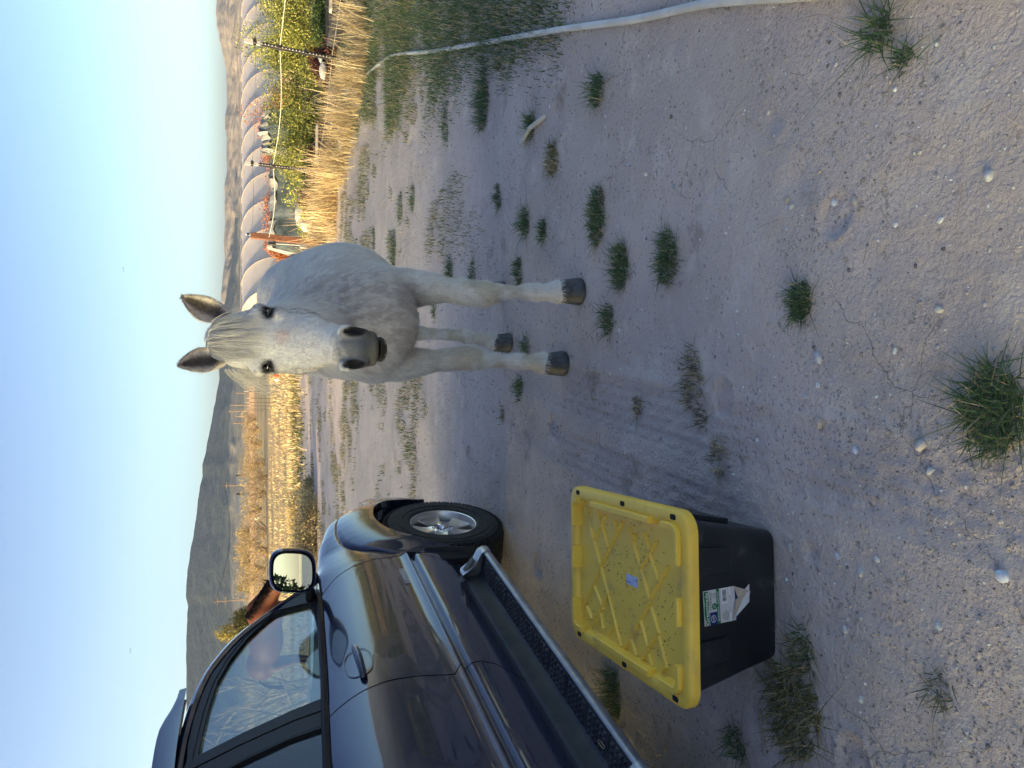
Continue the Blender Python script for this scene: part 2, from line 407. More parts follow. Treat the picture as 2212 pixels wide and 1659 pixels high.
# ---------------------------------------------------------------- horse body: one implicit surface
class Field:
    def __init__(s, xs, ys, zs):
        s.xs, s.ys, s.zs = xs, ys, zs
        s.D = np.full((len(xs), len(ys), len(zs)), 9.0, dtype=np.float32)
    def _box(s, lo, hi):
        r = []
        for a, l, h in ((s.xs, lo[0], hi[0]), (s.ys, lo[1], hi[1]), (s.zs, lo[2], hi[2])):
            i0 = int(np.searchsorted(a, l)); i1 = int(np.searchsorted(a, h)); r.append(slice(max(i0 - 1, 0), min(i1 + 1, len(a))))
        return tuple(r)
    def _mix(s, sl, d, k, sub):
        A = s.D[sl]
        if sub:
            h = np.clip(0.5 - 0.5 * (A + d) / k, 0, 1); s.D[sl] = A * (1 - h) + (-d) * h + k * h * (1 - h)
        else:
            h = np.clip(0.5 + 0.5 * (A - d) / k, 0, 1); s.D[sl] = A * (1 - h) + d * h - k * h * (1 - h)
    def seg(s, a, b, wa, da, wb=None, db=None, side=(1, 0, 0), k=0.04, sub=False):
        wb = wa if wb is None else wb; db = da if db is None else db
        a = np.array(a, float); b = np.array(b, float); ax = b - a; L = np.linalg.norm(ax) or 1e-6; ax = ax / L
        l = np.array(side, float); l = l - ax * l.dot(ax); l /= np.linalg.norm(l); m = np.cross(ax, l)
        R = max(wa, da, wb, db) + k * 1.5 + 0.01
        sl = s._box(np.minimum(a, b) - R, np.maximum(a, b) + R)
        X = (s.xs[sl[0]] - a[0])[:, None, None]; Y = (s.ys[sl[1]] - a[1])[None, :, None]; Z = (s.zs[sl[2]] - a[2])[None, None, :]
        t = X * ax[0] + Y * ax[1] + Z * ax[2]; tc = np.clip(t, 0, L); q = tc / L
        w = wa + (wb - wa) * q; dd = da + (db - da) * q; mn = np.minimum(w, dd)
        e = np.sqrt(((X * l[0] + Y * l[1] + Z * l[2]) / w) ** 2 + ((X * m[0] + Y * m[1] + Z * m[2]) / dd) ** 2 + ((t - tc) / mn) ** 2)
        s._mix(sl, ((e - 1) * mn).astype(np.float32), k, sub)
    def ell(s, c, r, rot=None, k=0.04, sub=False):
        c = np.array(c, float); R = max(r) + k * 1.5 + 0.01
        sl = s._box(c - R, c + R)
        X = (s.xs[sl[0]] - c[0])[:, None, None]; Y = (s.ys[sl[1]] - c[1])[None, :, None]; Z = (s.zs[sl[2]] - c[2])[None, None, :]
        A = np.eye(3) if rot is None else np.array(rot)
        e = np.sqrt(sum(((X * A[i][0] + Y * A[i][1] + Z * A[i][2]) / r[i]) ** 2 for i in range(3)))
        s._mix(sl, ((e - 1) * min(r)).astype(np.float32), k, sub)
    def surface(s):
        D = s.D; nx, ny, nz = D.shape; I = D < 0
        c = np.zeros((nx - 1, ny - 1, nz - 1), dtype=np.int8)
        for i in (0, 1):
            for j in (0, 1):
                for k in (0, 1): c += I[i:nx - 1 + i, j:ny - 1 + j, k:nz - 1 + k]
        act = np.argwhere((c > 0) & (c < 8)); ci = tuple(act.T)
        vid = np.full(c.shape, -1, dtype=np.int64); vid[ci] = np.arange(len(act))
        acc = np.zeros((len(act), 3)); cnt = np.zeros(len(act))
        P = (s.xs, s.ys, s.zs)
        for axis in range(3):
            o1, o2 = [q for q in range(3) if q != axis]
            for u in (0, 1):
                for v in (0, 1):
                    ia = act.copy(); ia[:, o1] += u; ia[:, o2] += v; ib = ia.copy(); ib[:, axis] += 1
                    da = D[tuple(ia.T)]; db = D[tuple(ib.T)]; m = (da < 0) != (db < 0)
                    t = da / np.where(m, da - db, 1)
                    for ax in range(3):
                        pa = P[ax][ia[:, ax]]; pb = P[ax][ib[:, ax]]; acc[:, ax] += np.where(m, pa + (pb - pa) * t, 0)
                    cnt += m
        V = acc / cnt[:, None]; F = []
        for axis in range(3):
            o1, o2 = (axis + 1) % 3, (axis + 2) % 3
            sl0 = [slice(None)] * 3; sl1 = [slice(None)] * 3; sl0[axis] = slice(0, -1); sl1[axis] = slice(1, None)
            for q in (o1, o2): sl0[q] = slice(1, -1); sl1[q] = slice(1, -1)
            a = I[tuple(sl0)]; b = I[tuple(sl1)]
            e = np.argwhere(a != b); sgn = a[tuple(e.T)]
            e[:, o1] += 1; e[:, o2] += 1
            def cell(du, dv):
                q = e.copy(); q[:, o1] -= du; q[:, o2] -= dv; return vid[tuple(q.T)]
            quad = np.stack([cell(1, 1), cell(0, 1), cell(0, 0), cell(1, 0)], -1)
            quad[~sgn] = quad[~sgn][:, ::-1]; F.append(quad)
        return V, np.concatenate(F)
def relax(V, F, it=2, lam=0.5):
    n = len(V)
    for _ in range(it):
        S = np.zeros((n, 3)); C = np.zeros(n)
        for a, b in ((0, 1), (1, 2), (2, 3), (3, 0)):
            for p, q in ((a, b), (b, a)):
                np.add.at(C, F[:, p], 1)
                for ax in range(3): S[:, ax] += np.bincount(F[:, p], weights=V[F[:, q], ax], minlength=n)
        V = V + (S / C[:, None] - V) * lam
    return V
def vnormals(V, F):
    n = np.cross(V[F[:, 2]] - V[F[:, 0]], V[F[:, 3]] - V[F[:, 1]]); N = np.zeros_like(V)
    for k in range(4):
        for ax in range(3): N[:, ax] += np.bincount(F[:, k], weights=n[:, ax], minlength=len(V))
    return N / (np.linalg.norm(N, axis=1)[:, None] + 1e-12), np.linalg.norm(n, axis=1)

def rings(a, b, st): return np.arange(a, b, st)
fx = np.concatenate([rings(-0.08, 0.0, .008), rings(0.0, 0.30, .0038), rings(0.30, 0.84, .008)])
fy = np.concatenate([rings(2.36, 2.86, .0042), rings(2.86, 5.2, .009)])
fz = np.concatenate([rings(0.05, 1.12, .008), rings(1.12, 1.76, .0045)])
H = Field(fx, fy, fz)
# trunk
H.seg((.275, 3.55, 1.12), (.31, 3.85, 1.14), .235, .27, .25, .30, k=.05)
H.ell((.28, 3.47, 1.02), (.20, .14, .17), k=.08)
H.seg((.42, 3.62, 1.30), (.45, 3.60, .98), .085, .13, .095, .12, k=.08)
H.seg((.14, 3.70, 1.30), (.11, 3.72, .98), .085, .13, .085, .12, k=.08)
H.seg((.31, 3.75, 1.36), (.35, 4.05, 1.38), .075, .11, .09, .1, k=.1)
H.ell((.395, 4.20, 1.10), (.345, .60, .335), k=.10)
H.seg((.42, 4.35, 1.22), (.50, 4.78, 1.25), .27, .25, .26, .26, k=.12)
H.ell((.52, 4.86, 1.15), (.25, .2, .25), k=.08)
H.seg((.66, 4.72, 1.15), (.66, 4.70, .82), .12, .20, .09, .13, side=(1, 0, 0), k=.06)
H.seg((.38, 4.78, 1.12), (.34, 4.72, .82), .12, .20, .08, .13, side=(1, 0, 0), k=.06)
# neck
H.seg((.28, 3.62, 1.24), (.19, 3.05, 1.48), .145, .25, .095, .165, k=.08)
H.seg((.19, 3.10, 1.47), (.152, 2.86, 1.57), .095, .16, .085, .12, k=.04)
H.seg((.29, 3.75, 1.42), (.16, 2.90, 1.665), .045, .05, .04, .04, k=.08)
# front legs
def chain(P, k=.03):
    for a, b in zip(P[:-1], P[1:]): H.seg(a[0], b[0], a[1], a[2], b[1], b[2], k=k)
chain([((.435, 3.66, 1.0), .095, .12), ((.452, 3.62, .86), .085, .105), ((.455, 3.58, .76), .064, .075), ((.440, 3.565, .60), .049, .055), ((.438, 3.56, .53), .050, .055)], .05)
chain([((.436, 3.555, .535), .051, .05), ((.436, 3.555, .475), .052, .052), ((.444, 3.56, .425), .040, .042), ((.448, 3.56, .37), .029, .036), ((.456, 3.565, .28), .029, .037)], .025)
H.ell((.400, 3.57, .50), (.025, .03, .03), k=.03)
chain([((.457, 3.57, .26), .040, .045), ((.454, 3.565, .222), .038, .042), ((.454, 3.55, .17), .032, .034), ((.460, 3.54, .115), .050, .052), ((.462, 3.54, .10), .053, .055)], .025)
chain([((.105, 3.74, 1.0), .095, .12), ((.100, 3.75, .86), .075, .10), ((.108, 3.75, .76), .055, .07), ((.122, 3.75, .62), .046, .055), ((.127, 3.745, .55), .050, .055)], .05)
chain([((.128, 3.745, .555), .051, .05), ((.129, 3.745, .50), .053, .052), ((.121, 3.75, .45), .042, .042), ((.118, 3.75, .39), .031, .036), ((.120, 3.755, .30), .031, .037)], .025)
H.ell((.160, 3.755, .53), (.025, .03, .03), k=.03)
chain([((.118, 3.76, .262), .040, .045), ((.117, 3.755, .228), .037, .042), ((.113, 3.745, .175), .031, .034), ((.110, 3.735, .122), .050, .052), ((.109, 3.732, .105), .053, .055)], .025)
# hind legs
def hind(ox, oy, cx_=0.0):
    o = lambda x, y, z: (x + ox, y + oy, z)
    chain([(o(.335, 4.70, .90), .09, .15), (o(.325, 4.74, .76), .065, .10), (o(.325, 4.80, .66), .046, .065), (o(.325, 4.83, .60), .044, .06), (o(.322, 4.79, .54), .043, .052)], .05)
    H.seg(o(.325, 4.85, .64), o(.325, 4.80, .54), .028, .03, .03, .03, k=.03)
    chain([(o(.32, 4.77, .50), .036, .042), (o(.312, 4.72, .38), .030, .035), (o(.305, 4.685, .28), .036, .040), (o(.298, 4.67, .25), .037, .042), (o(.285, 4.64, .18), .032, .034), (o(.268, 4.605, .12), .048, .05), (o(.265, 4.60, .10), .051, .053)], .025)
hind(0, 0); hind(.345, .13)
# head
H.seg((.15, 2.84, 1.60), (.148, 2.74, 1.52), .088, .075, .105, .085, k=.04)
H.seg((.146, 2.71, 1.535), (.138, 2.60, 1.38), .100, .06, .080, .050, k=.04)
H.seg((.138, 2.60, 1.385), (.122, 2.51, 1.285), .078, .052, .057, .048, k=.03)
H.seg((.150, 2.83, 1.50), (.146, 2.74, 1.40), .110, .10, .103, .09, k=.05)
H.seg((.145, 2.74, 1.40), (.128, 2.60, 1.27), .098, .078, .060, .04, k=.04)
H.seg((.122, 2.52, 1.29), (.113, 2.475, 1.235), .058, .052, .056, .05, k=.025)
H.ell((.112, 2.468, 1.205), (.052, .045, .035), k=.02)
H.ell((.112, 2.500, 1.172), (.040, .040, .020), k=.006)
H.seg((.115, 2.55, 1.20), (.112, 2.515, 1.178), .036, .03, .034, .022, k=.012)
# brow, eye sockets, facial crest
for sx_, ex in ((1, .236), (-1, .056)):
    H.ell((ex - .004 * sx_, 2.690, 1.545), (.034, .038, .024), k=.02)
    H.ell((ex - .006 * sx_, 2.660, 1.487), (.024, .03, .018), k=.02)
    H.seg((ex - .012 * sx_, 2.655, 1.47), (ex - .035 * sx_, 2.60, 1.37), .012, .016, .008, .01, k=.025)
    H.ell((ex + .004 * sx_, 2.668, 1.517), (.017, .022, .0135), k=.008, sub=True)
    # nostril rims then the openings
    nx_ = .113 + .050 * sx_
    H.seg((nx_ + .006 * sx_, 2.468, 1.292), (nx_ - .004 * sx_, 2.438, 1.236), .019, .019, .016, .016, k=.014)
    H.seg((nx_ + .004 * sx_, 2.446, 1.292), (nx_ + .006 * sx_, 2.430, 1.262), .0085, .013, .0105, .014, k=.006, sub=True)
    H.seg((nx_ + .006 * sx_, 2.430, 1.262), (nx_ - .010 * sx_, 2.420, 1.238), .0105, .014, .006, .008, k=.006, sub=True)
H.seg((.062, 2.462, 1.186), (.162, 2.462, 1.186), .006, .03, side=(0, 0, 1), k=.005, sub=True)
HV, HF = H.surface(); HV = relax(HV, HF, 2, .45)
del H
HN, HA = vnormals(HV, HF)

# per-vertex coat colour: its markings, plus darker chest, armpits and nostril holes
def coat(V, Nn):
    n = len(V); x, y, z = V.T
    f1 = fbm(x * 60 + y * 20, z * 60 + y * 33, 3, 3); f2 = fbm(x * 9 + y * 5, z * 9 + y * 3, 3, 8)
    base = np.array([.80, .77, .71]); c = np.tile(base, (n, 1))
    def blend(m, col): 
        nonlocal c
        m = np.clip(m, 0, 1)[:, None]; c = c * (1 - m) + np.array(col) * m
    blend(smooth(.5, .75, f2) * .28, (.60, .54, .47))
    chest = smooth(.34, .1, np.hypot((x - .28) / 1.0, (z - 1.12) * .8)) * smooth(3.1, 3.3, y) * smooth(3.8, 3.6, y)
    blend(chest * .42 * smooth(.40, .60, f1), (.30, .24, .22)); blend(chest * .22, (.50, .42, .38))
    body = smooth(3.0, 3.3, y)
    blend(body * .22 * smooth(.56, .66, f1), (.42, .36, .33))
    # legs: yellowish stains at knees, cannon and fetlocks
    leg = smooth(.75, .5, z)
    blend(leg * .55 * smooth(.45, .6, f2 + (fbm(z * 14, x * 0, 2, 6) - .5) * .6), (.60, .52, .36))
    blend(smooth(.17, .12, z) * .6, (.74, .72, .68))
    # face fleabites
    cheek = smooth(2.95, 2.85, y) * smooth(.075, .10, np.abs(x - .14)) * smooth(1.22, 1.32, z)
    blend(cheek * .55 * smooth(.55, .62, fbm(x * 150 + y * 90, z * 150, 2, 17)), (.22, .16, .14))
    face = smooth(2.95, 2.85, y)
    blend(face * .16 * smooth(.56, .64, fbm(x * 130, z * 130 + y * 60, 2, 27)), (.35, .30, .28))
    star = np.hypot(x - .155, z - 1.475) / .035
    blend(smooth(1.0, .3, star) * (y < 2.75) * .45, (.62, .40, .34))
    # bare grey muzzle skin
    mz = smooth(1.345, 1.285, z + .035 * smooth(.03, .075, np.abs(x - .115)) + (f1 - .5) * .05) * (y < 2.60) * smooth(2.60, 2.55, y)
    side = smooth(.052, .066, np.abs(x - .114)) * smooth(1.215, 1.25, z)
    blend(mz * (1 - .8 * side) * (.72 + .28 * smooth(1.30, 1.22, z)), (.075, .08, .085)); blend(mz * (1 - side) * smooth(1.24, 1.205, z) * .6, (.20, .18, .13))
    nose = np.minimum(np.hypot((x - .165) / .016, (z - 1.266) / .034), np.hypot((x - .061) / .016, (z - 1.266) / .034))  # shade of the nostril holes put into the colour
    blend(smooth(1.25, .8, nose) * (y < 2.52), (.018, .016, .017))
    lip = smooth(1.205, 1.185, z) * (y < 2.56) * (y > 2.2) * (z > 1.14)
    blend(lip, (.06, .052, .04))
    for ex in (.236, .056):
        d = np.sqrt(((x - ex) / .030) ** 2 + ((y - 2.665) / .045) ** 2 + ((z - 1.512) / .030) ** 2)
        blend(smooth(1.25, .65, d + (f1 - .5) * .3), (.035, .03, .03))
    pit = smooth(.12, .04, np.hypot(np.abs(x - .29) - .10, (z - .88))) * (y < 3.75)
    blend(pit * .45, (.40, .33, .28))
    return c
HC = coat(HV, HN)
M_coat = mat('white_coat', (1, 1, 1), (.90, .90, .91), scale=260, rough=.85, tint=True, bump=.35, bscale=240, bdist=.004, spec=.2)
M_fur = mat('white_hair', (1, 1, 1), rough=.8, tint=True, spec=.2, trans=.15)
M_eye = mat('horse_eye', (.012, .007, .005), rough=.05, coat=1.0)
M_hoof = mat('hoof_horn', (.055, .062, .070), (.028, .030, .034), scale=40, rough=.5, bump=.3, bscale=60, bdist=.002, c3=(.085, .085, .08), s3=14)
HO = Vector((.29, 4.05, 0))
horse = thing('horse', 'white grey flecked horse facing the camera with ears up beside the truck', 'horse', HO)
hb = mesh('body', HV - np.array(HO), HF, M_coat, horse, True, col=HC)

# short coat hair
def fur(V, F, C, N_, A, n, ln, seed, name, parent, origin, keep=None, w=.0011):
    r = np.random.default_rng(seed); p = A / A.sum()
    fi = r.choice(len(F), n, p=p); u = r.random((n, 4)) + .05; u /= u.sum(1)[:, None]
    P = sum(V[F[fi, k]] * u[:, k:k + 1] for k in range(4)); Cc = sum(C[F[fi, k]] * u[:, k:k + 1] for k in range(4)); Nn = sum(N_[F[fi, k]] * u[:, k:k + 1] for k in range(4))
    Nn /= np.linalg.norm(Nn, axis=1)[:, None]
    flow = np.tile(np.array([0, .25, -1.]), (n, 1)); hd = P[:, 1] < 2.95
    flow[hd] = [0, -.45, -1.]
    flow += r.normal(0, .28, (n, 3)); flow -= Nn * (flow * Nn).sum(1)[:, None]; flow /= np.linalg.norm(flow, axis=1)[:, None] + 1e-6
    L = ln * r.uniform(.5, 1.3, n); L[hd] *= .55
    zz = P[:, 2]; bare = (hd & (zz < 1.27)); L[bare] *= .3
    T = P + flow * L[:, None] + Nn * (L * r.uniform(.12, .42, n))[:, None]
    S = np.cross(flow, Nn) * w
    vv = np.stack([P - S, P + S, T], 1).reshape(-1, 3) - np.array(origin)
    ff = np.arange(3 * n).reshape(-1, 3)
    cc = np.clip(Cc * r.uniform(.78, 1.18, n)[:, None], 0, .9).repeat(3, 0)
    o = mesh(name, vv, ff, M_fur, parent, False, col=cc); return o
hf = fur(HV, HF, HC, HN, HA, 200000, .026, 5, 'coat_hair', horse, HO)
hf['kind'] = 'stuff'

# eyes
for sx_, ex in ((1, .2325), (-1, .0595)):
    b = MB(); n = 20
    c = Vector((ex - .004 * sx_, 2.680, 1.515)); r = .0185
    P = []
    for i in range(n + 1):
        th = math.pi * i / n; P.append([c + Vector((math.sin(th) * math.cos(6.2832 * k / 24) * r, math.sin(th) * math.sin(6.2832 * k / 24) * r, math.cos(th) * r * .85)) - HO for k in range(25)])
    b.grid(P); e = b.build('eye', M_eye, horse, True)
    lid = MB()
    for s2, zz in ((1, .012), (-1, -.012)):
        pts = []
        for k in range(9):
            a = -1.15 + 2.3 * k / 8
            pts.append(c + Vector((sx_ * math.cos(a) * .0175, -.006 + math.sin(a) * .019 , zz * math.cos(a) + .002)) - HO)
        lid.tube(pts, [.002, .0035, .0042, .0046, .0048, .0046, .0042, .0035, .002], 8)
    lid.build('eyelid', mat('dark_eyelid', (.04, .035, .032), rough=.6), e, True)
    if True:
        lsh = []; lf = []
        for k in range(16):
            a = -.9 + 1.8 * k / 15; p0 = c + Vector((sx_ * math.cos(a) * .020, -.006 + math.sin(a) * .020, .013)) - HO
            d = Vector((sx_ * .5, -.5 + math.sin(a), -.25)).normalized() * .017
            lsh += [p0, p0 + Vector((0, .0006, .0006)), p0 + d]; lf.append((3 * k, 3 * k + 1, 3 * k + 2))
        mesh('eyelash', lsh, lf, M_eye, e)

# ears: thick cupped leaves
def ear(base, tip, fwd, w, tilt):
    base = Vector(base); tip = Vector(tip); ax = (tip - base); L = ax.length; ax.normalize()
    fwd = Vector(fwd); fwd = (fwd - ax * fwd.dot(ax)).normalized(); sd = ax.cross(fwd)
    nu, nv = 22, 17; O = []; I = []
    for i in range(nu):
        t = i / (nu - 1); ww = w * (1.0 * math.sin(min(1, t * 1.25 + .28) * math.pi / 2) if t < .45 else 1.0) * max(.02, (1 - max(0, (t - .38) / .62) ** 1.9)) ** .9
        openn = 0.55 + 1.25 * smooth(0, .45, t)      # half angle left open at the front
        ro, ri = [], []
        for j in range(nv):
            a = -math.pi + openn + (2 * math.pi - 2 * openn) * j / (nv - 1) - 0.0
            # back of the cup at angle pi*... measured from -fwd
            px_ = math.sin(a) * ww; py_ = -math.cos(a) * ww * .62
            ctr = base + ax * (L * t) + sd * (tilt * math.sin(t * 3.0) * .012)
            th = .0055 * (1 - .6 * t)
            ro.append(ctr + sd * px_ + fwd * py_)
            ri.append(ctr + sd * px_ * (1 - th / max(ww, .006)) + fwd * py_ * (1 - th / max(ww, .006)))
        O.append(ro); I.append(ri)
    return O, I, ax, fwd, sd
M_earin = mat('ear_inside', (1, 1, 1), (.7, .7, .7), scale=60, rough=.9, bump=.4, bscale=120, tint=True)
for base, tip, fw, tl in (((.234, 2.800, 1.640), (.296, 2.790, 1.790), (-.25, -1, .1), -1), ((.082, 2.800, 1.652), (.060, 2.790, 1.802), (.25, -1, .1), 1)):
    Oo, Ii, ax, fw_, sd_ = ear(base, tip, fw, .048, tl)
    # open side must look forward: mirror the profile if needed
    b = MB(); Oh = [[p - HO for p in r] for r in Oo]; Ih = [[p - HO for p in r] for r in Ii]
    b.grid(Oh); nv = len(Oh[0])
    for i in range(len(Oh) - 1):
        b.add([Oh[i][0], Oh[i + 1][0], Ih[i + 1][0], Ih[i][0]], [(0, 1, 2, 3)]); b.add([Oh[i][-1], Ih[i][-1], Ih[i + 1][-1], Oh[i + 1][-1]], [(0, 1, 2, 3)])
    V_ = np.array([tuple(q) for q in b.v]); cc = np.tile([.62, .54, .48], (len(V_), 1)); 
    tt = np.array([(Vector(q) + HO - Vector(base)).dot(ax) / .165 for q in b.v]); cc = cc * (1 - .45 * smooth(.6, 1.0, tt))[:, None]
    e = mesh('ear', b.v, b.f, M_coat, horse, True, col=cc)
    b2 = MB(); b2.grid(Ih, True); lc = []
    for i in range(len(Ih)):
        for j in range(nv):
            dk = float(smooth(.62, .18, abs(j / (nv - 1) * 2 - 1)) * smooth(.0, .18, i / 21) * (1 if i < 19 else .6)); lc.append(tuple(np.array((.66, .58, .52)) * (1 - dk) + np.array((.075, .06, .055)) * dk))
    mesh('ear_lining', b2.v, b2.f, M_earin, e, True, col=np.array(lc))
    # fuzz round the rim and in the opening
    vv = []; cl = []
    for k in range(2600):
        i = random.randrange(1, len(Oh) - 1); rim = random.random()
        if rim < .5:
            j = random.choice((0, 1, nv - 1, nv - 2)); p = Oh[i][j]; q = Vector(base) - HO + ax * (.165 * i / len(Oh))
            d = ((q - p) * .8 - fw_ * -.01 * 0 + fw_ * .02).normalized() * random.uniform(.006, .018) + ax * random.uniform(0, .012)
            c0 = (.62, .55, .48) if i < 15 else (.25, .2, .17)
        else:
            j = random.randrange(nv); p = Oh[i][j]; q = Vector(base) - HO + ax * (.165 * i / len(Oh)); d = (p - q).normalized() * random.uniform(.002, .006) + ax * random.uniform(.004, .012)
            c0 = (.66, .60, .54) if i < 17 else (.30, .25, .22)
        s = Vector((random.uniform(-1, 1), random.uniform(-1, 1), 0)) * .0006
        vv += [p - s, p + s, p + d]; cl += [c0] * 3
    mesh('ear_hair', vv, np.arange(len(vv)).reshape(-1, 3), M_fur, e, col=np.array(cl))['kind'] = 'stuff'

# hooves
def hoof(cx_, cy_, rt, rb, h, yaw=0, lean=.02):
    b = MB(); n = 28; P = []
    for t in (0, .04, .15, .4, .7, .92, 1.0):
        r = rb + (rt - rb) * t; z = .004 + h * t; rr = r * (.97 if t == 0 else 1); row = []
        for k in range(n + 1):
            a = 6.2832 * k / n; xx = math.cos(a) * rr; yy = math.sin(a) * rr * 1.12
            if yy > 0: yy *= .82
            zz = z + (0.004 if t > .9 else 0) + (t > .5) * (-.010 * math.sin(a)) * (t - .5) * 2
            row.append((cx_ + xx * math.cos(yaw) - yy * math.sin(yaw), cy_ + xx * math.sin(yaw) + yy * math.cos(yaw) + lean * t, zz))
        P.append(row)
    P.insert(0, [(cx_, cy_, .004)] * (n + 1)); P.append([(cx_, cy_ + lean, .004 + h)] * (n + 1))
    b.grid([[Vector(q) - HO + Vector((0, 0, gz(cx_, cy_) + .001)) for q in r] for r in P]); return b.build('hoof', M_hoof, horse, True)
hoof(.463, 3.525, .057, .070, .10); hoof(.107, 3.718, .056, .067, .105); hoof(.258, 4.585, .053, .063, .095, .25); hoof(.603, 4.715, .053, .063, .095, .1)

# long hair strands as thin tapered ribbons
_hd = HV[HV[:, 1] < 2.9]; _ix = ((_hd[:, 0] + .1) / .008).astype(int); _iz = ((_hd[:, 2] - 1.1) / .008).astype(int)
HMAP = {}
for _a, _b, _y in zip(_ix, _iz, _hd[:, 1]):
    if _y < HMAP.get((_a, _b), 9): HMAP[(_a, _b)] = _y
def face_y(p): return HMAP.get((int((p.x + .1) / .008), int((p.z - 1.1) / .008)), 2.9)
def strands(name, roots, dirs, lens, mat_, parent, width, cols, droop=.6, nseg=6, wob=.006, origin=HO, hug=False):
    V = []; F = []; C = []
    for r0, d0, L, c0 in zip(roots, dirs, lens, cols):
        p = Vector(r0); d = Vector(d0).normalized(); s = d.cross(Vector((random.uniform(-.3, .3), -1, .2)))
        s = s.normalized() * width * random.uniform(.6, 1.3)
        ph = random.uniform(0, 6); b0 = len(V)
        for k in range(nseg + 1):
            t = k / nseg; w = (1 - t ** 2.2)
            if hug: p.y = min(p.y, face_y(p) - .003 - .006 * abs(math.sin(ph)))
            o = Vector((math.sin(ph + t * 5), math.cos(ph + t * 4), 0)) * wob * t
            V += [p + o - s * w - origin, p + o + s * w - origin]; C += [c0, c0]
            p = p + d * (L / nseg); d = (d + Vector((0, 0, -droop / nseg))).normalized()
        for k in range(nseg): F.append((b0 + 2 * k, b0 + 2 * k + 1, b0 + 2 * k + 3, b0 + 2 * k + 2))
    return mesh(name, V, np.array(F), mat_, parent, False, col=np.array(C))
def hc(): 
    k = random.uniform(.72, 1.12); return tuple(min(.85, q * k) for q in random.choice(((.82, .78, .68), (.76, .71, .61), (.84, .81, .74), (.60, .55, .47))))
roots = []; dirs = []; lens = []; cols = []
for k in range(1900):
    u = random.uniform(-1, 1); v = random.random()
    r0 = Vector((.152 + u * .052, 2.825 - v * .055, 1.705 - v * .03 - .012 * u * u))
    roots.append(r0); dirs.append((u * .20 + random.uniform(-.10, .10), -.75 - .25 * v, .05 - .6 * v)); L = random.choice((random.uniform(.05, .14), random.uniform(.12, .25))) * (1 - .2 * abs(u)); lens.append(L); cols.append(hc())
strands('forelock', roots, dirs, lens, M_fur, horse, .0009, cols, droop=1.6, nseg=12, wob=.005, hug=True)
roots = []; dirs = []; lens = []; cols = []
for k in range(700):
    t = random.random(); p = Vector((.155, 2.86, 1.70)).lerp(Vector((.30, 3.72, 1.50)), t)
    roots.append(p + Vector((random.uniform(-.015, .015), 0, .01))); s = -1
    dirs.append((s * random.uniform(.6, 1.2), -.15 + random.uniform(-.1, .1), .35)); lens.append(random.uniform(.06, .12)); cols.append(hc())
strands('mane', roots, dirs, lens, M_fur, horse, .0012, cols, droop=3.2, nseg=8, wob=.01)
roots = []; dirs = []; lens = []; cols = []
for k in range(90):
    roots.append(Vector((.045 + random.uniform(-.01, .01), 2.88 + random.uniform(-.03, .05), 1.63 + random.uniform(-.05, .03)))); dirs.append((-.75 + random.uniform(-.2, .3), -.1, -.75)); lens.append(random.uniform(.08, .22)); cols.append(hc())
strands('mane', roots, dirs, lens, M_fur, horse, .0008, cols, droop=1.4, nseg=8, wob=.012)
roots = []; dirs = []; lens = []; cols = []
for k in range(700):
    roots.append(Vector((.555 + random.uniform(-.02, .02), 5.02 + random.uniform(-.02, .02), 1.28 + random.uniform(-.03, .03)))); dirs.append((random.uniform(-.1, .1), .6, -.2)); lens.append(random.uniform(.5, .9)); cols.append(hc())
strands('tail', roots, dirs, lens, M_fur, horse, .0025, cols, droop=4.5, nseg=10, wob=.02)
# whiskers round the muzzle
roots = []; dirs = []; lens = []; cols = []
for k in range(60):
    a = random.uniform(0, 6.28); roots.append(Vector((.112 + math.cos(a) * .045, 2.47, 1.185 + math.sin(a) * .02))); dirs.append((math.cos(a) * .6, -.6, -.3)); lens.append(random.uniform(.02, .045)); cols.append((.5, .45, .4))
strands('whisker', roots, dirs, lens, M_fur, horse, .0004, cols, droop=.5, nseg=3, wob=0)['kind'] = 'stuff'
# ---------------------------------------------------------------- pickup style SUV
# local axes: x = outwards from the near flank, y = towards the front, z = up
TR = thing('parked_truck', 'dark navy blue truck with a chrome wheel and running board, parked left of the horse', 'truck', (-0.93, 4.5, 0), R_(-12.0))
M_paint = mat('navy_paint', (.009, .017, .052), rough=.25, metal=.2, coat=1.0, spec=.5)
def dusty(m, amt):
    n = m.node_tree; N = n.nodes; L = n.links.new; p = N['Principled BSDF']; out = N['Material Output']
    tc = N.new('ShaderNodeTexCoord'); sx = N.new('ShaderNodeSeparateXYZ'); L(tc.outputs['Object'], sx.inputs[0]); r = N.new('ShaderNodeMapRange'); r.inputs[1].default_value = 1.0; r.inputs[2].default_value = .42; r.inputs[3].default_value = .15; r.inputs[4].default_value = 1.0; L(sx.outputs[2], r.inputs[0])
    t = N.new('ShaderNodeTexNoise'); t.inputs['Scale'].default_value = 7; t.inputs['Detail'].default_value = 9; t.inputs['Roughness'].default_value = .7; L(tc.outputs['Object'], t.inputs['Vector'])
    a = N.new('ShaderNodeMath'); a.operation = 'MULTIPLY'; L(r.outputs[0], a.inputs[0]); L(t.outputs[0], a.inputs[1]); b = N.new('ShaderNodeMath'); b.operation = 'MULTIPLY'; b.inputs[1].default_value = amt; L(a.outputs[0], b.inputs[0])
    d = N.new('ShaderNodeBsdfDiffuse'); d.inputs[0].default_value = (.30, .26, .21, 1); mx = N.new('ShaderNodeMixShader'); L(b.outputs[0], mx.inputs[0]); L(p.outputs[0], mx.inputs[1]); L(d.outputs[0], mx.inputs[2]); L(mx.outputs[0], out.inputs[0])
dusty(M_paint, .08)
M_paint.node_tree.nodes['Principled BSDF'].inputs['Coat IOR'].default_value = 1.7
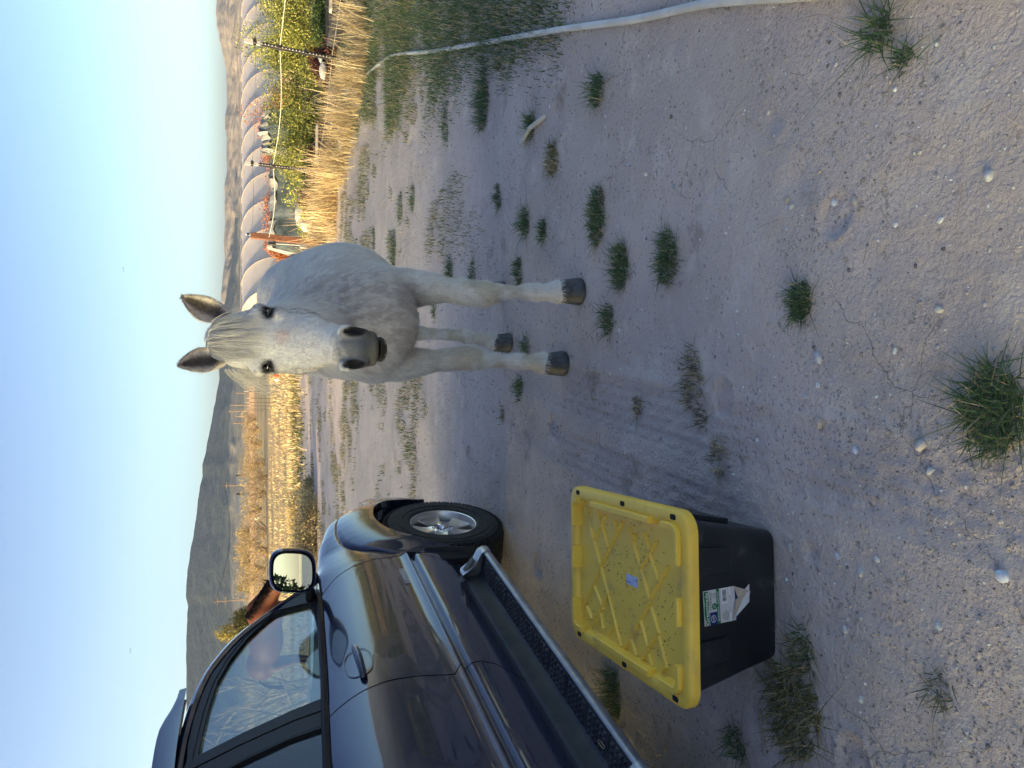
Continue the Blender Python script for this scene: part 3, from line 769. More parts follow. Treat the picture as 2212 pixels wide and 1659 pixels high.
M_blackp = mat('satin_black_trim', (.014, .013, .014), (.010, .009, .010), scale=60, rough=.5, bump=.05, bscale=300, bdist=.001, spec=.3)
M_rub = mat('tyre_rubber', (.011, .011, .012), (.018, .017, .016), scale=14, rough=.72, bump=.15, bscale=120, bdist=.001)
M_well = mat('wheel_well_liner', (.018, .017, .017), (.05, .04, .034), scale=22, rough=.9, bump=.5, bscale=30, bdist=.004, t1=.52, t2=.66)
M_alu = mat('machined_aluminium', (.78, .75, .70), (.66, .63, .59), scale=6, rough=.34, metal=1.0, rr=.08)
M_aluD = mat('dusty_aluminium', (.40, .39, .38), (.30, .29, .28), scale=30, rough=.5, metal=.8)
M_chrome = mat('chrome', (.75, .76, .78), rough=.08, metal=1.0)
M_board = mat('running_board_plastic', (.024, .029, .038), (.040, .042, .046), scale=9, rough=.55, bump=.1, bscale=200, bdist=.001)
M_dark = mat('dark_gap', (.006, .006, .007), rough=.9)
M_seat = mat('grey_seat_cloth', (.16, .16, .16), (.12, .12, .12), scale=30, rough=.95)
M_dash = mat('dashboard_plastic', (.07, .08, .085), rough=.6)
def glass_mat(name, tintc, ior=1.55, dirt=.02):
    m = bpy.data.materials.new(name); m.use_nodes = True; n = m.node_tree; N = n.nodes; L = n.links.new
    N.remove(N['Principled BSDF'])
    t = N.new('ShaderNodeBsdfTransparent'); t.inputs[0].default_value = (*tintc, 1)
    gl = N.new('ShaderNodeBsdfGlossy'); gl.inputs['Roughness'].default_value = .01
    f = N.new('ShaderNodeFresnel'); ge = N.new('ShaderNodeNewGeometry'); im = N.new('ShaderNodeMapRange'); im.inputs[3].default_value = ior; im.inputs[4].default_value = 1 / ior; L(ge.outputs['Backfacing'], im.inputs[0]); L(im.outputs[0], f.inputs[0])
    mx = N.new('ShaderNodeMixShader'); L(f.outputs[0], mx.inputs[0]); L(t.outputs[0], mx.inputs[1]); L(gl.outputs[0], mx.inputs[2])
    df = N.new('ShaderNodeBsdfDiffuse'); df.inputs[0].default_value = (.5, .5, .48, 1)
    m2 = N.new('ShaderNodeMixShader'); m2.inputs[0].default_value = dirt
    L(mx.outputs[0], m2.inputs[1]); L(df.outputs[0], m2.inputs[2]); L(m2.outputs[0], N['Material Output'].inputs[0]); return m
M_glass = glass_mat('window_glass', (.66, .74, .74), 2.3, .02)
M_glassd = glass_mat('privacy_glass', (.16, .18, .20), 1.7, .03)

def PL(xs, ys, x): return float(np.interp(x, xs, ys))
BELT_S = [-3.9, -1.65, -1.36, -1.13, -.56, -.40]; BELT_Z = [1.34, 1.29, 1.268, 1.25, 1.213, 1.205]
def belt(s): return PL(BELT_S, BELT_Z, s)
DZ = [.40, .45, .50, .56, .62, .655, .668, .678, .684, .690, .700, .712, .725, .745, .80, .88, .96, 1.02, 1.08, 1.13, 1.165, 1.19, 1.205]
DD = [-.070, -.035, -.012, .002, .006, .002, -.006, -.020, -.023, -.018, .002, .008, .002, -.012, -.016, -.014, -.018, -.026, -.043, -.064, -.084, -.102, -.118]
def door_d(s, z):
    b = belt(s); zz = z if z < .80 else .80 + (z - .80) * (1.205 - .80) / (b - .80)
    return PL(DZ, DD, zz)
SEAMF = ([.40, .442, .566, .658, .671, .749, .881, 1.014, 1.113, 1.201, 1.22], [-.44, -.406, -.246, -.182, -.172, -.170, -.181, -.226, -.281, -.377, -.40])
SEAMR = ([.40, .486, .559, .625, .700, .751, .783, .888, .992, 1.091, 1.204, 1.27], [-1.50, -1.439, -1.364, -1.332, -1.332, -1.385, -1.369, -1.355, -1.350, -1.364, -1.41, -1.475])
def seam(S, z): return PL(S[0], S[1], z)
def zlist(top): 
    out = []
    for z in DZ: out.append(z if z < .80 else .80 + (z - .80) * (top - .80) / (1.205 - .80))
    a = []
    for q, w in zip(out[:-1], out[1:]):
        k = max(1, int((w - q) / .02)); a += [q + (w - q) * i / k for i in range(k)]
    return a + [out[-1]]
def side_panel(name, fa, fb, n, label=None, gap=.004, zmin=.45, extra=None):
    """skin between two seam curves fa(z) (front) and fb(z) (rear), edges turned in"""
    P = []; Z = zlist(1.205)
    us = [0] + [(i / n) for i in range(n + 1)] + [1]
    for ui, u in enumerate(us):
        row = []
        for z0 in Z:
            if z0 < zmin: continue
            s0 = fa(z0) - gap; s1 = fb(z0) + gap; s = s0 + (s1 - s0) * u
            b = belt(s); z = z0 if z0 < .80 else .80 + (z0 - .80) * (b - .80) / (.405)
            d = door_d(s, z)
            if extra: d += extra(s, z)
            if ui in (0, len(us) - 1): d -= .018
            row.append((d, s, z))
        # turned under at the sill
        row.insert(0, (row[0][0] - .05, row[0][1], row[0][2] + .004)); row.append((row[-1][0] - .03, row[-1][1], row[-1][2] - .004))
        P.append(row)
    b = MB(); b.grid(P); o = b.build(name, M_paint, TR); auto(o, 50); return o
door = side_panel('door', lambda z: seam(SEAMF, z), lambda z: seam(SEAMR, z), 40)
door['label'] = 'front passenger door with chrome lettering'
RW = -2.72; WC = .29; WR = .385; AR = .435
def rear_arch(s): 
    q = AR ** 2 - (s - RW) ** 2; return .385 + math.sqrt(q) if q > 0 else 0
side_panel('door', lambda z: seam(SEAMR, z), lambda z: min(-2.42 + .0 * z, -2.42) if z > .86 else -2.05 - .30 * smooth(.5, .86, z), 36)['label'] = 'rear passenger door'
# inner dark shell behind the seams, so that gaps read black
b = MB()
P = []
for s in np.linspace(-3.8, -.2, 60):
    row = []
    for z in (.47, .6, .68, .72, .9, 1.05, 1.14): 
        row.append((door_d(s, z) - .034, s, max(z, rear_arch(s) + .02)))
    P.append(row)
b.grid(P); b.build('inner_shell', M_dark, TR)
# rear quarter with arch
P = []
for s in np.linspace(-2.07, -3.86, 70):
    row = []; lo = max(.46, rear_arch(s) if abs(s - RW) < AR else .46); b0 = belt(s)
    if s > -2.44 and abs(s - RW) >= AR: lo = .46
    for t in np.linspace(0, 1, 22):
        z = lo + (b0 - lo) * t; d = door_d(s, max(z, .46)) + .05 * smooth(.62, .46, math.hypot(s - RW, z - .385)) + (-.3 * smooth(-3.5, -3.95, s))
        if s > -2.45: d -= .006 if z > .62 else 0
        row.append((d - (.0 if s < -2.45 else .004), s, z))
    row.insert(0, (row[0][0] - .05, s, row[0][2] + .01)); P.append(row)
b = MB(); b.grid(P); auto(b.build('rear_quarter', M_paint, TR), 50)

# front wing, flare and bumper corner
CR = ([-.175, -.156, -.12, -.087, -.04, .0, .06, .115, .19, .278, .37, .465, .55, .64, .74, .84, .95], [.60, .66, .76, .825, .91, .962, 1.005, 1.028, 1.040, 1.043, 1.036, 1.020, .995, .955, .90, .84, .78])
CW = ([-.42, -.2, .03, .27, .50, .66, .80, .90, 1.0, 1.06], [1.205, 1.196, 1.186, 1.158, 1.105, 1.05, .975, .90, .80, .72])       # crown height
def plan(s): return -.34 * max(0, (s - .45) / .62) ** 2.1          # planform curving in to the nose
def arch(s):
    q = AR ** 2 - (s - (WC + .03)) ** 2
    return .385 + math.sqrt(q) if q > 0 else 0.0
P = []
ss = sorted(set(list(np.linspace(-.42, -.17, 14)) + list(np.linspace(-.17, .80, 90)) + list(np.linspace(.80, 1.06, 18))))
for s in ss:
    lo = .44
    if -.115 < s < .755: lo = max(.40, arch(s))
    crown = PL(CW[0], CW[1], s); row = []
    flare = s > -.172
    # rear boundary follows the door seam
    zc = PL(CR[0], CR[1], s) if flare else .40
    n1, n2 = 12, 16; pd = plan(s)
    def base_d(z):
        return PL([.40, .60, .80, .95, 1.05, 1.12, 1.17, 1.20], [-.03, .0, -.012, -.022, -.045, -.075, -.11, -.16], z + max(0, s) * .12)
    if flare and zc > lo + .01:
        for k in range(n1):
            t = k / (n1 - 1); z = lo + (zc - lo) * t
            bul = .052 * (1 - t ** 2.6) * smooth(-.18, -.02, s)
            d = bul + base_d(min(z, .9)) * .5 - .018 * t * smooth(-.1, .1, s)
            row.append((d + pd, s, z))
        g0 = row[-1]; row.append((g0[0] - .007, s, zc + .003)); row.append((g0[0] - .016, s, zc + .006))
        dstart = g0[0] - .012 - pd; zstart = zc + .012
    else:
        for k in range(n1 + 2):
            t = k / (n1 + 1); z = lo + (.72 - lo) * t
            row.append((door_d(s, z) + pd, s, z))
        dstart = row[-1][0]; zstart = .73
    for k in range(n2):
        t = k / (n2 - 1)
        z = zstart + (crown - zstart) * math.sin(t * math.pi / 2) ** (.9)
        dcr = -.185
        u = t ** 2.2
        if not flare: 
            z = zstart + (crown - zstart) * t
            d = door_d(s, min(z, 1.2)) 
            d = d * (1) 
        else:
            d = dstart * (1 - u) + (dcr) * u - .022 * math.sin(t * math.pi) * smooth(-.15, .1, s)
            w = smooth(-.172, .02, s); d = d * w + (door_d(-.3, min(z, 1.2))) * (1 - w)
        row.append((d + pd, s, z))
    zt = row[-1][2]; dt = row[-1][0]
    for k in range(1, 5): row.append((dt - .022 * k, s, zt + .006 * math.sin(k / 4 * 1.57)))
    # clip to the front of the door seam
    r2 = []
    for (d, s_, z) in row:
        lim = seam(SEAMF, min(max(z, .4), 1.22)) + .004
        if s_ < lim: 
            s_ = lim
            if z < .72 or True: 
                pass
        r2.append((d, s_, z))
    lip = r2[0]; P.append([(lip[0] - .045, lip[1], lip[2] + .012), (lip[0] - .012, lip[1], lip[2] + .0)] + r2)
b = MB(); b.grid(P, True); wing = b.build('front_wing', M_paint, TR); auto(wing, 60)
# lower bumper corner ahead of the wheel
P = []
for t in np.linspace(-.12, 1, 16):
    row = []
    for z in np.linspace(.40, .80, 16):
        s0 = WC + .03 + math.sqrt(max(0, AR ** 2 - (z - .385) ** 2)); s1 = PL([.39, .475, .55, .66, .756, .80], [.94, 1.0, 1.045, 1.055, 1.035, 1.01], z)
        tt = max(t, 0); s = s0 + (s1 - s0) * tt
        row.append((-.06 - .05 * tt ** 2 + .03 * (1 - tt) - (.06 if t < 0 else 0) - .015 * smooth(.74, .80, z), s, z))
    P.append(row)
for dd_, sm_ in ((.06, .012), (.16, .035), (.30, .065), (.45, .09)): P.append([(P[15][i_][0] - dd_, P[15][i_][1] + sm_, min(P[15][i_][2], .765)) for i_ in range(16)])
b = MB(); b.grid(P, True)
P = []
for d in np.linspace(0, -1.94, 24):
    row = []; cc = abs((d + .97) / .97)
    for z in (.33, .5, .62, .72, .80): row.append((d * .72 - .27, 1.06 + .14 * (1 - cc ** 2), z))
    P.append(row)
b.grid(P, True); auto(b.build('front_bumper', M_paint, TR), 40)
# hood between the two wings
P = []
for s in np.linspace(-.36, 1.08, 30):
    row = []; h0 = PL(CW[0], CW[1], min(s, 1.06)); d0 = -.185 - .088 + plan(s)
    for t in np.linspace(0, 1, 24):
        d = d0 + (-1.94 - 2 * d0) * t; bulge = math.sin(t * math.pi) ** .6 * .045
        row.append((d, s + .12 * (1 - (2 * t - 1) ** 2) * smooth(.6, 1.08, s), h0 + bulge + (-.02 if t in (0, 1) else 0)))
    P.append(row)
b = MB(); b.grid(P); auto(b.build('hood', M_paint, TR), 40)
b = MB(); b.box((-.97, 1.04, .80), (1.30, .05, .30)); b.box((-.97, .3, .55), (1.3, 1.5, .3)); b.build('grille', M_blackp, TR)
# far flank, tail and floor (closed body)
b = MB()
P = []
for s in np.linspace(-3.86, .95, 50):
    a = math.hypot(s - RW, 0) < AR; lo = max(rear_arch(s), .46) if a else (max(.46, arch(s)) if -.1 < s < .75 else .46)
    top = belt(s) if s < -.4 else PL(CW[0], CW[1], s)
    P.append([(-1.94 + .01 + (.1 * t ** 4) - plan(s) * .9, s, lo + (top - lo) * t) for t in np.linspace(0, 1, 9)])
b.grid(P); b.box((-.97, -1.6, .44), (1.75, 4.4, .06)); b.box((-.97, -3.86, .85), (1.75, .06, .85)); auto(b.build('body', M_paint, TR), 40)

# ---- wheel
def wheel(s, xo, near=True):
    e = bpy.data.objects.new('wheel', None); COL.objects.link(e); e.parent = TR; e.location = (xo, s, WR - .004)
    b = MB(); hw = .128
    prof = [(.205, -hw + .02), (.215, -hw), (.27, -hw - .006), (.33, -hw + .004), (.368, -hw + .022), (.380, -hw + .04), (.385, -hw + .07), (.385, hw - .07), (.380, hw - .04), (.368, hw - .022), (.352, hw - .006), (.350, hw + .001), (.335, hw + .003), (.333, hw + .007), (.318, hw + .009), (.300, hw + .0085), (.298, hw + .0125), (.262, hw + .012), (.260, hw + .008), (.238, hw + .006), (.225, hw + .008), (.215, hw + .002), (.206, hw - .012), (.205, hw - .02)]
    b.lathe(prof, 96, 'x'); t = b.build('tyre', M_rub, e); auto(t, 50)
    if not near: 
        b = MB(); b.lathe([(.205, -.1), (.2, 0), (.05, .02), (0.001, .02)], 32, 'x'); b.build('rim', M_aluD, e, True); return e
    # tread blocks
    b = MB(); nb = 84
    for row, (x0, x1) in enumerate(((-.120, -.086), (-.080, -.045), (-.040, -.004), (.004, .040), (.045, .080), (.086, .122))):
        for k in range(nb):
            a = 6.2832 * (k + (row % 2) * .5) / nb; da = 6.2832 / nb * .36; sk = .012 if row % 2 else -.012
            r0, r1 = (.380, .3925) if row not in (0, 5) else (.372, .388)
            q = []
            for rr, aa, xx in ((r0, a - da, x0), (r0, a + da, x0), (r0, a + da + sk, x1), (r0, a - da + sk, x1), (r1, a - da * .9, x0), (r1, a + da * .9, x0), (r1 - (.006 if row == 5 else 0), a + da * .9 + sk, x1), (r1 - (.006 if row == 5 else 0), a - da * .9 + sk, x1)):
                q.append((xx, rr * math.cos(aa), rr * math.sin(aa)))
            b.add(q, [(4, 5, 6, 7), (0, 4, 7, 3), (1, 2, 6, 5), (0, 1, 5, 4), (3, 7, 6, 2)])
    o = b.build('tread', M_rub, e); o['kind'] = 'stuff'
    # sidewall shoulder ribs
    b = MB()
    for k in range(110):
        a = 6.2832 * k / 110; c, s_ = math.cos(a), math.sin(a)
        M = Matrix.Rotation(a, 3, 'X'); b.box(Vector((hw - .004, .362 * c, .362 * s_)), (.010, .018, .006), M)
    o = b.build('shoulder_lug', M_rub, e); o['kind'] = 'stuff'
    # sidewall lettering
    def arc_text(txt, r, a0, size, da):
        V = []; F = []
        for i, chh in enumerate(txt):
            if chh == ' ': continue
            v, f = text_geo(chh, size, .0); a = a0 - da * i
            if not len(v): continue
            nb_ = len(V)
            for q in v:
                yy, zz = q[0], q[1] + r
                # baseline runs round the wheel, read from outside (outside viewer sees +y to the right)
                V.append((hw + .0135, yy * math.cos(a) + zz * math.sin(a) * 1, -yy * math.sin(a) + zz * math.cos(a)))
            F += [tuple(x + nb_ for x in g_) for g_ in f]
        return V, F
    V = []; F = []
    for txt, a0, da in (('BRIDGESTONE', 2.62, -.135), ('DUELER H/T', -1.55, -.12)):
        v, f = arc_text(txt, .280, a0 - 0 if da > 0 else a0 + da * len(txt), .042, da); n0 = len(V); V += v; F += [tuple(x + n0 for x in q) for q in f]
    mesh('sidewall_lettering', V, F, mat('raised_rubber_letters', (.055, .055, .056), rough=.6), e)['kind'] = 'stuff'
    # rim
    b = MB(); b.lathe([(.205, .10), (.212, .118), (.216, .121), (.213, .125), (.205, .122), (.198, .105), (.192, .06), (.185, -.05)], 96, 'x'); rim = b.build('rim', M_alu, e); auto(rim, 30)
    b = MB(); b.lathe([(.195, -.02), (.1, -.03), (.02, -.03)], 48, 'x'); b.build('brake_disc', M_dark, e, True)
    for k in range(5):
        a0 = 6.2832 * k / 5 + .30
        # broad spoke: two cheeks with a dished face
        b = MB(); P = []
        for t in np.linspace(0, 1, 10):
            r = .058 + (.200 - .058) * t; w = .036 + .050 * t ** 1.15
            row = []
            for u, dep in ((-1, -.045), (-1, -.006), (-.93, 0), (-.45, -.003), (0, -.005), (.45, -.003), (.93, 0), (1, -.006), (1, -.045)):
                x = .070 + .020 * t ** 1.5 + dep + (.020 * (1 - t) ** 3); yy = u * w
                row.append((x, r * math.cos(a0) - yy * math.sin(a0), r * math.sin(a0) + yy * math.cos(a0)))
            P.append(row)
        b.grid(P); auto(b.build('spoke', M_alu, e), 30)
    b = MB(); b.lathe([(.075, .045), (.075, .070), (.066, .082), (.046, .088), (.040, .112), (.036, .118), (.028, .121), (.001, .122)], 48, 'x'); hub = b.build('hub_cap', M_chrome, e); auto(hub, 25)
    # embossed oval emblem on the cap
    bb = MB()
    for (ry, rz, ang) in ((.021, .015, 0), (.0065, .0145, 0), (.013, .0055, 0)):
        bb.tube([(.1235, ry * math.cos(6.2832 * k / 28), rz * math.sin(6.2832 * k / 28) + (.003 if ry == .013 else 0)) for k in range(29)], .0011, 5)
    bb.build('emblem', M_aluD, e, True)
    for k in range(6):
        a = 6.2832 * k / 6 + .2; nb2 = MB()
        nb2.lathe([(.010, .06), (.010, .088), (.007, .094), (.001, .095)], 10, 'x', (0, .060 * math.cos(a), .060 * math.sin(a))); nb2.build('lug_nut', M_chrome, e, True)
    return e
wheel(WC, -.128 - .012); wheel(RW, -.14); wheel(WC, -1.80, False); wheel(RW, -1.80, False)
# wheel wells and mudguard
for s0 in (WC + .03, RW):
    b = MB(); P = []
    for k in range(25):
        a = math.pi * k / 24 ; r = AR + .012
        sx__ = s0 + math.cos(a) * r; P.append([(x, sx__, max(.30, .385 + math.sin(a) * r)) for x in (min(-.005, plan(sx__) - .02) if s0 > 0 else -.005, -.2, -.34)])
    b.grid(P); b.grid([[(-.34, s0 + math.cos(math.pi * k / 24) * AR * u, .385 + math.sin(math.pi * k / 24) * AR * u) for u in (0, 1)] for k in range(25)])
    b.build('wheel_well', M_well, TR, True)
b = MB(); P = []
for z in np.linspace(.20, .60, 10):
    w = .26 if z > .26 else .20; P.append([(x, -.135 - .05 * smooth(.6, .2, z), z) for x in (.015, -.1, -w)])
b.grid(P); mg = b.build('mudguard', M_blackp, TR, True); sm = mg.modifiers.new('thick', 'SOLIDIFY'); sm.thickness = .008
b = MB(); b.box((-.03, -.20, .47), (.05, .14, .20)); b.box((-.06, -2.0, .45), (.03, 4.1, .06)) ; b.build('sill', M_dark, TR)

M_grip = mat('light_grip_rubber', (.085, .09, .10), (.05, .053, .06), scale=14, rough=.4)  # ribs kept lighter than their pads for contrast
# ---- running board
def bp(s, x, z): return (x, s, z)
e = bpy.data.objects.new('running_board', None); COL.objects.link(e); e.parent = TR
S0, S1 = -.475, -2.26
b = MB(); P = []
for s in np.linspace(S0, S1, 40):
    P.append([(-.08, s, .455), (-.035, s, .452), (-.022, s, .440), (-.018, s, .39), (-.012, s, .372), (.0, s, .362), (.112, s, .352), (.112, s, .33), (-.05, s, .33)])
b.grid(P, True); auto(b.build('step', M_board, e), 30)
b = MB(); P = []
for s in np.linspace(S0 + .0, S1, 40):
    P.append([(.117 + .014 * math.cos(a), s, .338 + .022 * math.sin(a)) for a in np.linspace(-2.2, 2.6, 14)])
b.grid(P, False); o = b.build('edge_rail', mat('silver_rail', (.42, .43, .45), (.35, .36, .38), scale=20, rough=.38, metal=.75), e, True)
# tread pads: raised rectangle frame with chevron ribs
npad = 9; L = (S0 - .06 - (S1 + .02)) / npad
for k in range(npad):
    s_hi = S0 - .06 - k * L; b = MB(); rb_ = MB(); sc = s_hi - L / 2
    b.box((.052, sc, .3580), (.108, L - .008, .006), None)
    for i in range(4):
        for j in range(5):
            xx = .012 + i * .026; yy = s_hi - .012 - (j + .5) * (L - .03) / 5
            rb_.box((xx + (j % 2) * .004, yy, .3640), (.017, .0065, .009)); rb_.box((xx + .0075 + (j % 2) * .004, yy - .006, .3640), (.0060, .017, .009))
    pd_ = b.build('tread_pad', M_board, e); rb_.build('grip_rib', M_grip, pd_)['kind'] = 'stuff'
for s_, sg in ((S0, 1), (S1, -1)):
    b = MB(); P = []
    for t, ins in ((-.03 * sg, 0), (.028 * sg, 0), (.05 * sg, .012), (.058 * sg, .03)):
        row = []
        for (x, z) in ((-.03, .46), (.0, .47), (.05, .405), (.12, .372), (.137, .345), (.134, .322), (.10, .315), (-.03, .33)):
            cx_, cz_ = .05, .38; row.append((cx_ + (x - cx_) * (1 - ins * 6), s_ + t, cz_ + (z - cz_) * (1 - ins * 6)))
        row.append(row[0]); P.append(row)
    P.append([(.05, s_ + .06 * sg, .38)] * 9)
    b.grid(P, sg < 0); cap = b.build('end_cap', mat('silver_cap', (.45, .46, .48), rough=.35, metal=.7) if True else None, e); auto(cap, 40)
    if sg > 0:
        b = MB(); b.box((.035, s_ + .01, .433), (.10, .045, .012), Matrix.Rotation(.58, 3, 'Y'), .004); b.build('reflector_inset', mat('olive_inset', (.11, .10, .06), rough=.4), cap)

# ---- glasshouse: flank leans in
def T(s, z, off=0.0): return (-.118 - (z - 1.22) * .33 + off, s, z)
GL = [(-.475, 1.250), (-.824, 1.242), (-1.011, 1.246), (-1.232, 1.262), (-1.228, 1.40), (-1.240, 1.588), (-1.266, 1.764), (-1.128, 1.752), (-.979, 1.736), (-.79, 1.703), (-.638, 1.648), (-.49, 1.563), (-.37, 1.45), (-.366, 1.395), (-.398, 1.262), (-.43, 1.250)]
def poly_plate(name, pts, off, thick, m, parent, hole=None, flipn=False):
    """flat polygon in the leaning side plane, optionally a ring with the same count of inner points"""
    b = MB(); n = len(pts)
    if hole is None:
        f_ = [T(s, z, off) for s, z in pts]; bk = [T(s, z, off - thick) for s, z in pts]
        b.add(f_ + bk, [tuple(range(n)), tuple(range(2 * n - 1, n - 1, -1))] + [(i, n + i, n + (i + 1) % n, (i + 1) % n) for i in range(n)])
    else:
        o_ = [T(s, z, off) for s, z in pts]; i_ = [T(s, z, off) for s, z in hole]; ob = [T(s, z, off - thick) for s, z in pts]; ib = [T(s, z, off - thick) for s, z in hole]
        F = []
        for i in range(n):
            j = (i + 1) % n; F += [(i, j, n + j, n + i), (n + i, n + j, 3 * n + j, 3 * n + i), (j, i, 2 * n + i, 2 * n + j), (2 * n + j, 2 * n + i, 3 * n + i, 3 * n + j)]
        b.add(o_ + i_ + ob + ib, F)
    return b.build(name, m, parent)
def grow(pts, d):
    out = []; n = len(pts); A2 = sum(pts[i][0] * pts[(i + 1) % n][1] - pts[(i + 1) % n][0] * pts[i][1] for i in range(n)); sg = 1 if A2 > 0 else -1
    for i in range(n):
        a = Vector(pts[i - 1]); p = Vector(pts[i]); c = Vector(pts[(i + 1) % n])
        e1 = (p - a).normalized(); e2 = (c - p).normalized(); nn = Vector((e1.y + e2.y, -e1.x - e2.x)) * sg
        nn = nn.normalized() if nn.length > 1e-6 else Vector((0, 0)); k = max(.5, nn.dot(Vector((e1.y, -e1.x)) * sg)); p2 = p + nn * d / k; out.append((p2.x, p2.y))
    return out
win = bpy.data.objects.new('side_window', None); COL.objects.link(win); win.parent = TR
poly_plate('pane', GL, -.020, .004, M_glass, win)
poly_plate('window_seal', grow(GL, .018), -.004, .03, M_blackp, win, GL)
# door frame: black applique between glass and paint
OUT = [(-.43, 1.222), (-.824, 1.218), (-1.011, 1.224), (-1.318, 1.246), (-1.302, 1.40), (-1.312, 1.60), (-1.338, 1.800), (-1.177, 1.806), (-1.005, 1.790), (-.847, 1.764), (-.709, 1.728), (-.58, 1.660), (-.47, 1.575), (-.345, 1.42), (-.30, 1.29), (-.33, 1.222)]
poly_plate('door_frame', OUT, .0, .03, M_blackp, TR, grow(GL, .018))
# mirror sail
poly_plate('mirror_sail', [(-.30, 1.205), (-.43, 1.215), (-.385, 1.30), (-.352, 1.42), (-.30, 1.36), (-.265, 1.25)], .004, .03, M_blackp, TR)
# centre pillar of the rear door and rear glass
poly_plate('centre_pillar', [(-1.326, 1.246), (-1.412, 1.262), (-1.395, 1.42), (-1.405, 1.58), (-1.435, 1.775), (-1.436, 1.812), (-1.347, 1.802), (-1.320, 1.60), (-1.310, 1.40)], -.002, .03, M_blackp, TR)
RG = [(-1.424, 1.272), (-1.70, 1.290), (-2.40, 1.320), (-2.42, 1.62), (-2.38, 1.775), (-1.446, 1.772), (-1.415, 1.58), (-1.405, 1.42)]
w2 = bpy.data.objects.new('side_window', None); COL.objects.link(w2); w2.parent = TR
poly_plate('pane', RG, -.018, .004, M_glassd, w2); poly_plate('window_seal', grow(RG, .012), -.003, .03, M_blackp, w2, RG)
RG2 = [(-2.50, 1.325), (-3.30, 1.36), (-3.55, 1.40), (-3.42, 1.765), (-2.50, 1.775)]
w3 = bpy.data.objects.new('side_window', None); COL.objects.link(w3); w3.parent = TR
poly_plate('pane', RG2, -.018, .004, M_glassd, w3); poly_plate('window_seal', grow(RG2, .02), -.003, .03, M_blackp, w3, RG2)
# belt moulding
b = MB(); P = []
for s in np.linspace(-.33, -2.45, 50):
    z = belt(s) + .012; x = -.112 + (s < -1.325) * -.002; P.append([(x - .012, s, z - .020), (x + .004, s, z - .014), (x + .006, s, z + .004), (x - .004, s, z + .012), (x - .03, s, z + .014)])
b.grid(P, False); b.build('belt_moulding', M_blackp, TR)
# painted rail: from the wing up the windscreen pillar and back along the roof
RI = [(-.12, 1.195), (-.235, 1.28), (-.335, 1.415), (-.46, 1.575), (-.57, 1.662), (-.70, 1.730), (-.84, 1.768), (-1.0, 1.794), (-1.177, 1.812), (-1.436, 1.820), (-2.0, 1.825), (-2.8, 1.82), (-3.5, 1.79), (-3.75, 1.70)]
P = []
for i, (s, z) in enumerate(RI):
    w = PL([1.19, 1.4, 1.6, 1.75, 1.82], [.035, .05, .055, .05, .045], z); nx_, nz_ = (.55, .83) if s > -.75 else ((.25, .97) if s > -1.2 else (0.02, 1.0))
    x0 = -.118 - (z - 1.22) * .33
    row = [(x0 - .035, s - nx_ * .012, z - nz_ * .012), (x0 + .004, s, z), (x0 + .010, s + nx_ * w * .35, z + nz_ * w * .35), (x0 - .004, s + nx_ * w * .7, z + nz_ * w * .7), (x0 - .035, s + nx_ * w * .95, z + nz_ * w * .95), (x0 - .09, s + nx_ * w * 1.08, z + nz_ * w * 1.08)]
    P.append(row)
def resamp(P, k=4):
    out = []
    for i in range(len(P) - 1):
        for j in range(k):
            t = j / k; p0 = P[max(i - 1, 0)]; p1 = P[i]; p2 = P[i + 1]; p3 = P[min(i + 2, len(P) - 1)]
            out.append([tuple(.5 * (2 * b_ + (-a_ + c_) * t + (2 * a_ - 5 * b_ + 4 * c_ - d_) * t * t + (-a_ + 3 * b_ - 3 * c_ + d_) * t ** 3) for a_, b_, c_, d_ in zip(A, B, C_, D_)) for A, B, C_, D_ in zip(p0, p1, p2, p3)])
    return out + [P[-1]]
P = resamp(P); b = MB(); b.grid(P, False)
Pm = [[(-1.94 - x, s, z) for (x, s, z) in r] for r in P]; b.grid(Pm, True)
auto(b.build('roof_rail', M_paint, TR), 50)
# roof skin with raised rib and side channel
P = []

rl = [r[-1] for r in resamp([[(-.118 - (z - 1.22) * .33 - .09, s + (.55 if s > -.75 else (.25 if s > -1.2 else .02)) * PL([1.19, 1.4, 1.6, 1.75, 1.82], [.035, .05, .055, .05, .045], z) * 1.08, z + (.83 if s > -.75 else (.97 if s > -1.2 else 1.0)) * PL([1.19, 1.4, 1.6, 1.75, 1.82], [.035, .05, .055, .05, .045], z) * 1.08)] for s, z in RI])]
roofrows = [q for q in rl if q[2] > 1.80]
P = []
for (x, s, z) in roofrows:
    row = [(x, s, z - .004), (x - .012, s, z - .012), (x - .024, s, z - .012), (x - .034, s, z + .002)]
    for t in np.linspace(.0, 1, 13)[1:-1]:
        xx = x - .034 + (-1.94 - 2 * (x - .034)) * t; row.append((xx, s, z + .002 + .075 * math.sin(math.pi * t) ** .8 * smooth(-.5, -1.0, s)))
    xm = -1.94 - x; row += [(xm + .034, s, z + .002), (xm + .024, s, z - .012), (xm + .012, s, z - .012), (xm, s, z - .004)]
    P.append(row)
b = MB(); b.grid(P, False); auto(b.build('roof', M_paint, TR), 40)
b = MB(); b.grid([[ (x, s, z - .05) for (x, s, z) in r] for r in P], True); b.build('headliner', M_seat, TR, True)
# windscreen
wsr = [q for q in rl if q[2] <= 1.84]
P = []
for (x, s, z) in wsr:
    P.append([(x + (-1.94 - 2 * x) * t, s + .10 * math.sin(math.pi * t) - .01, z - .012) for t in np.linspace(0, 1, 9)])
b = MB(); b.grid(P); b.build('windscreen', M_glass, TR, True)
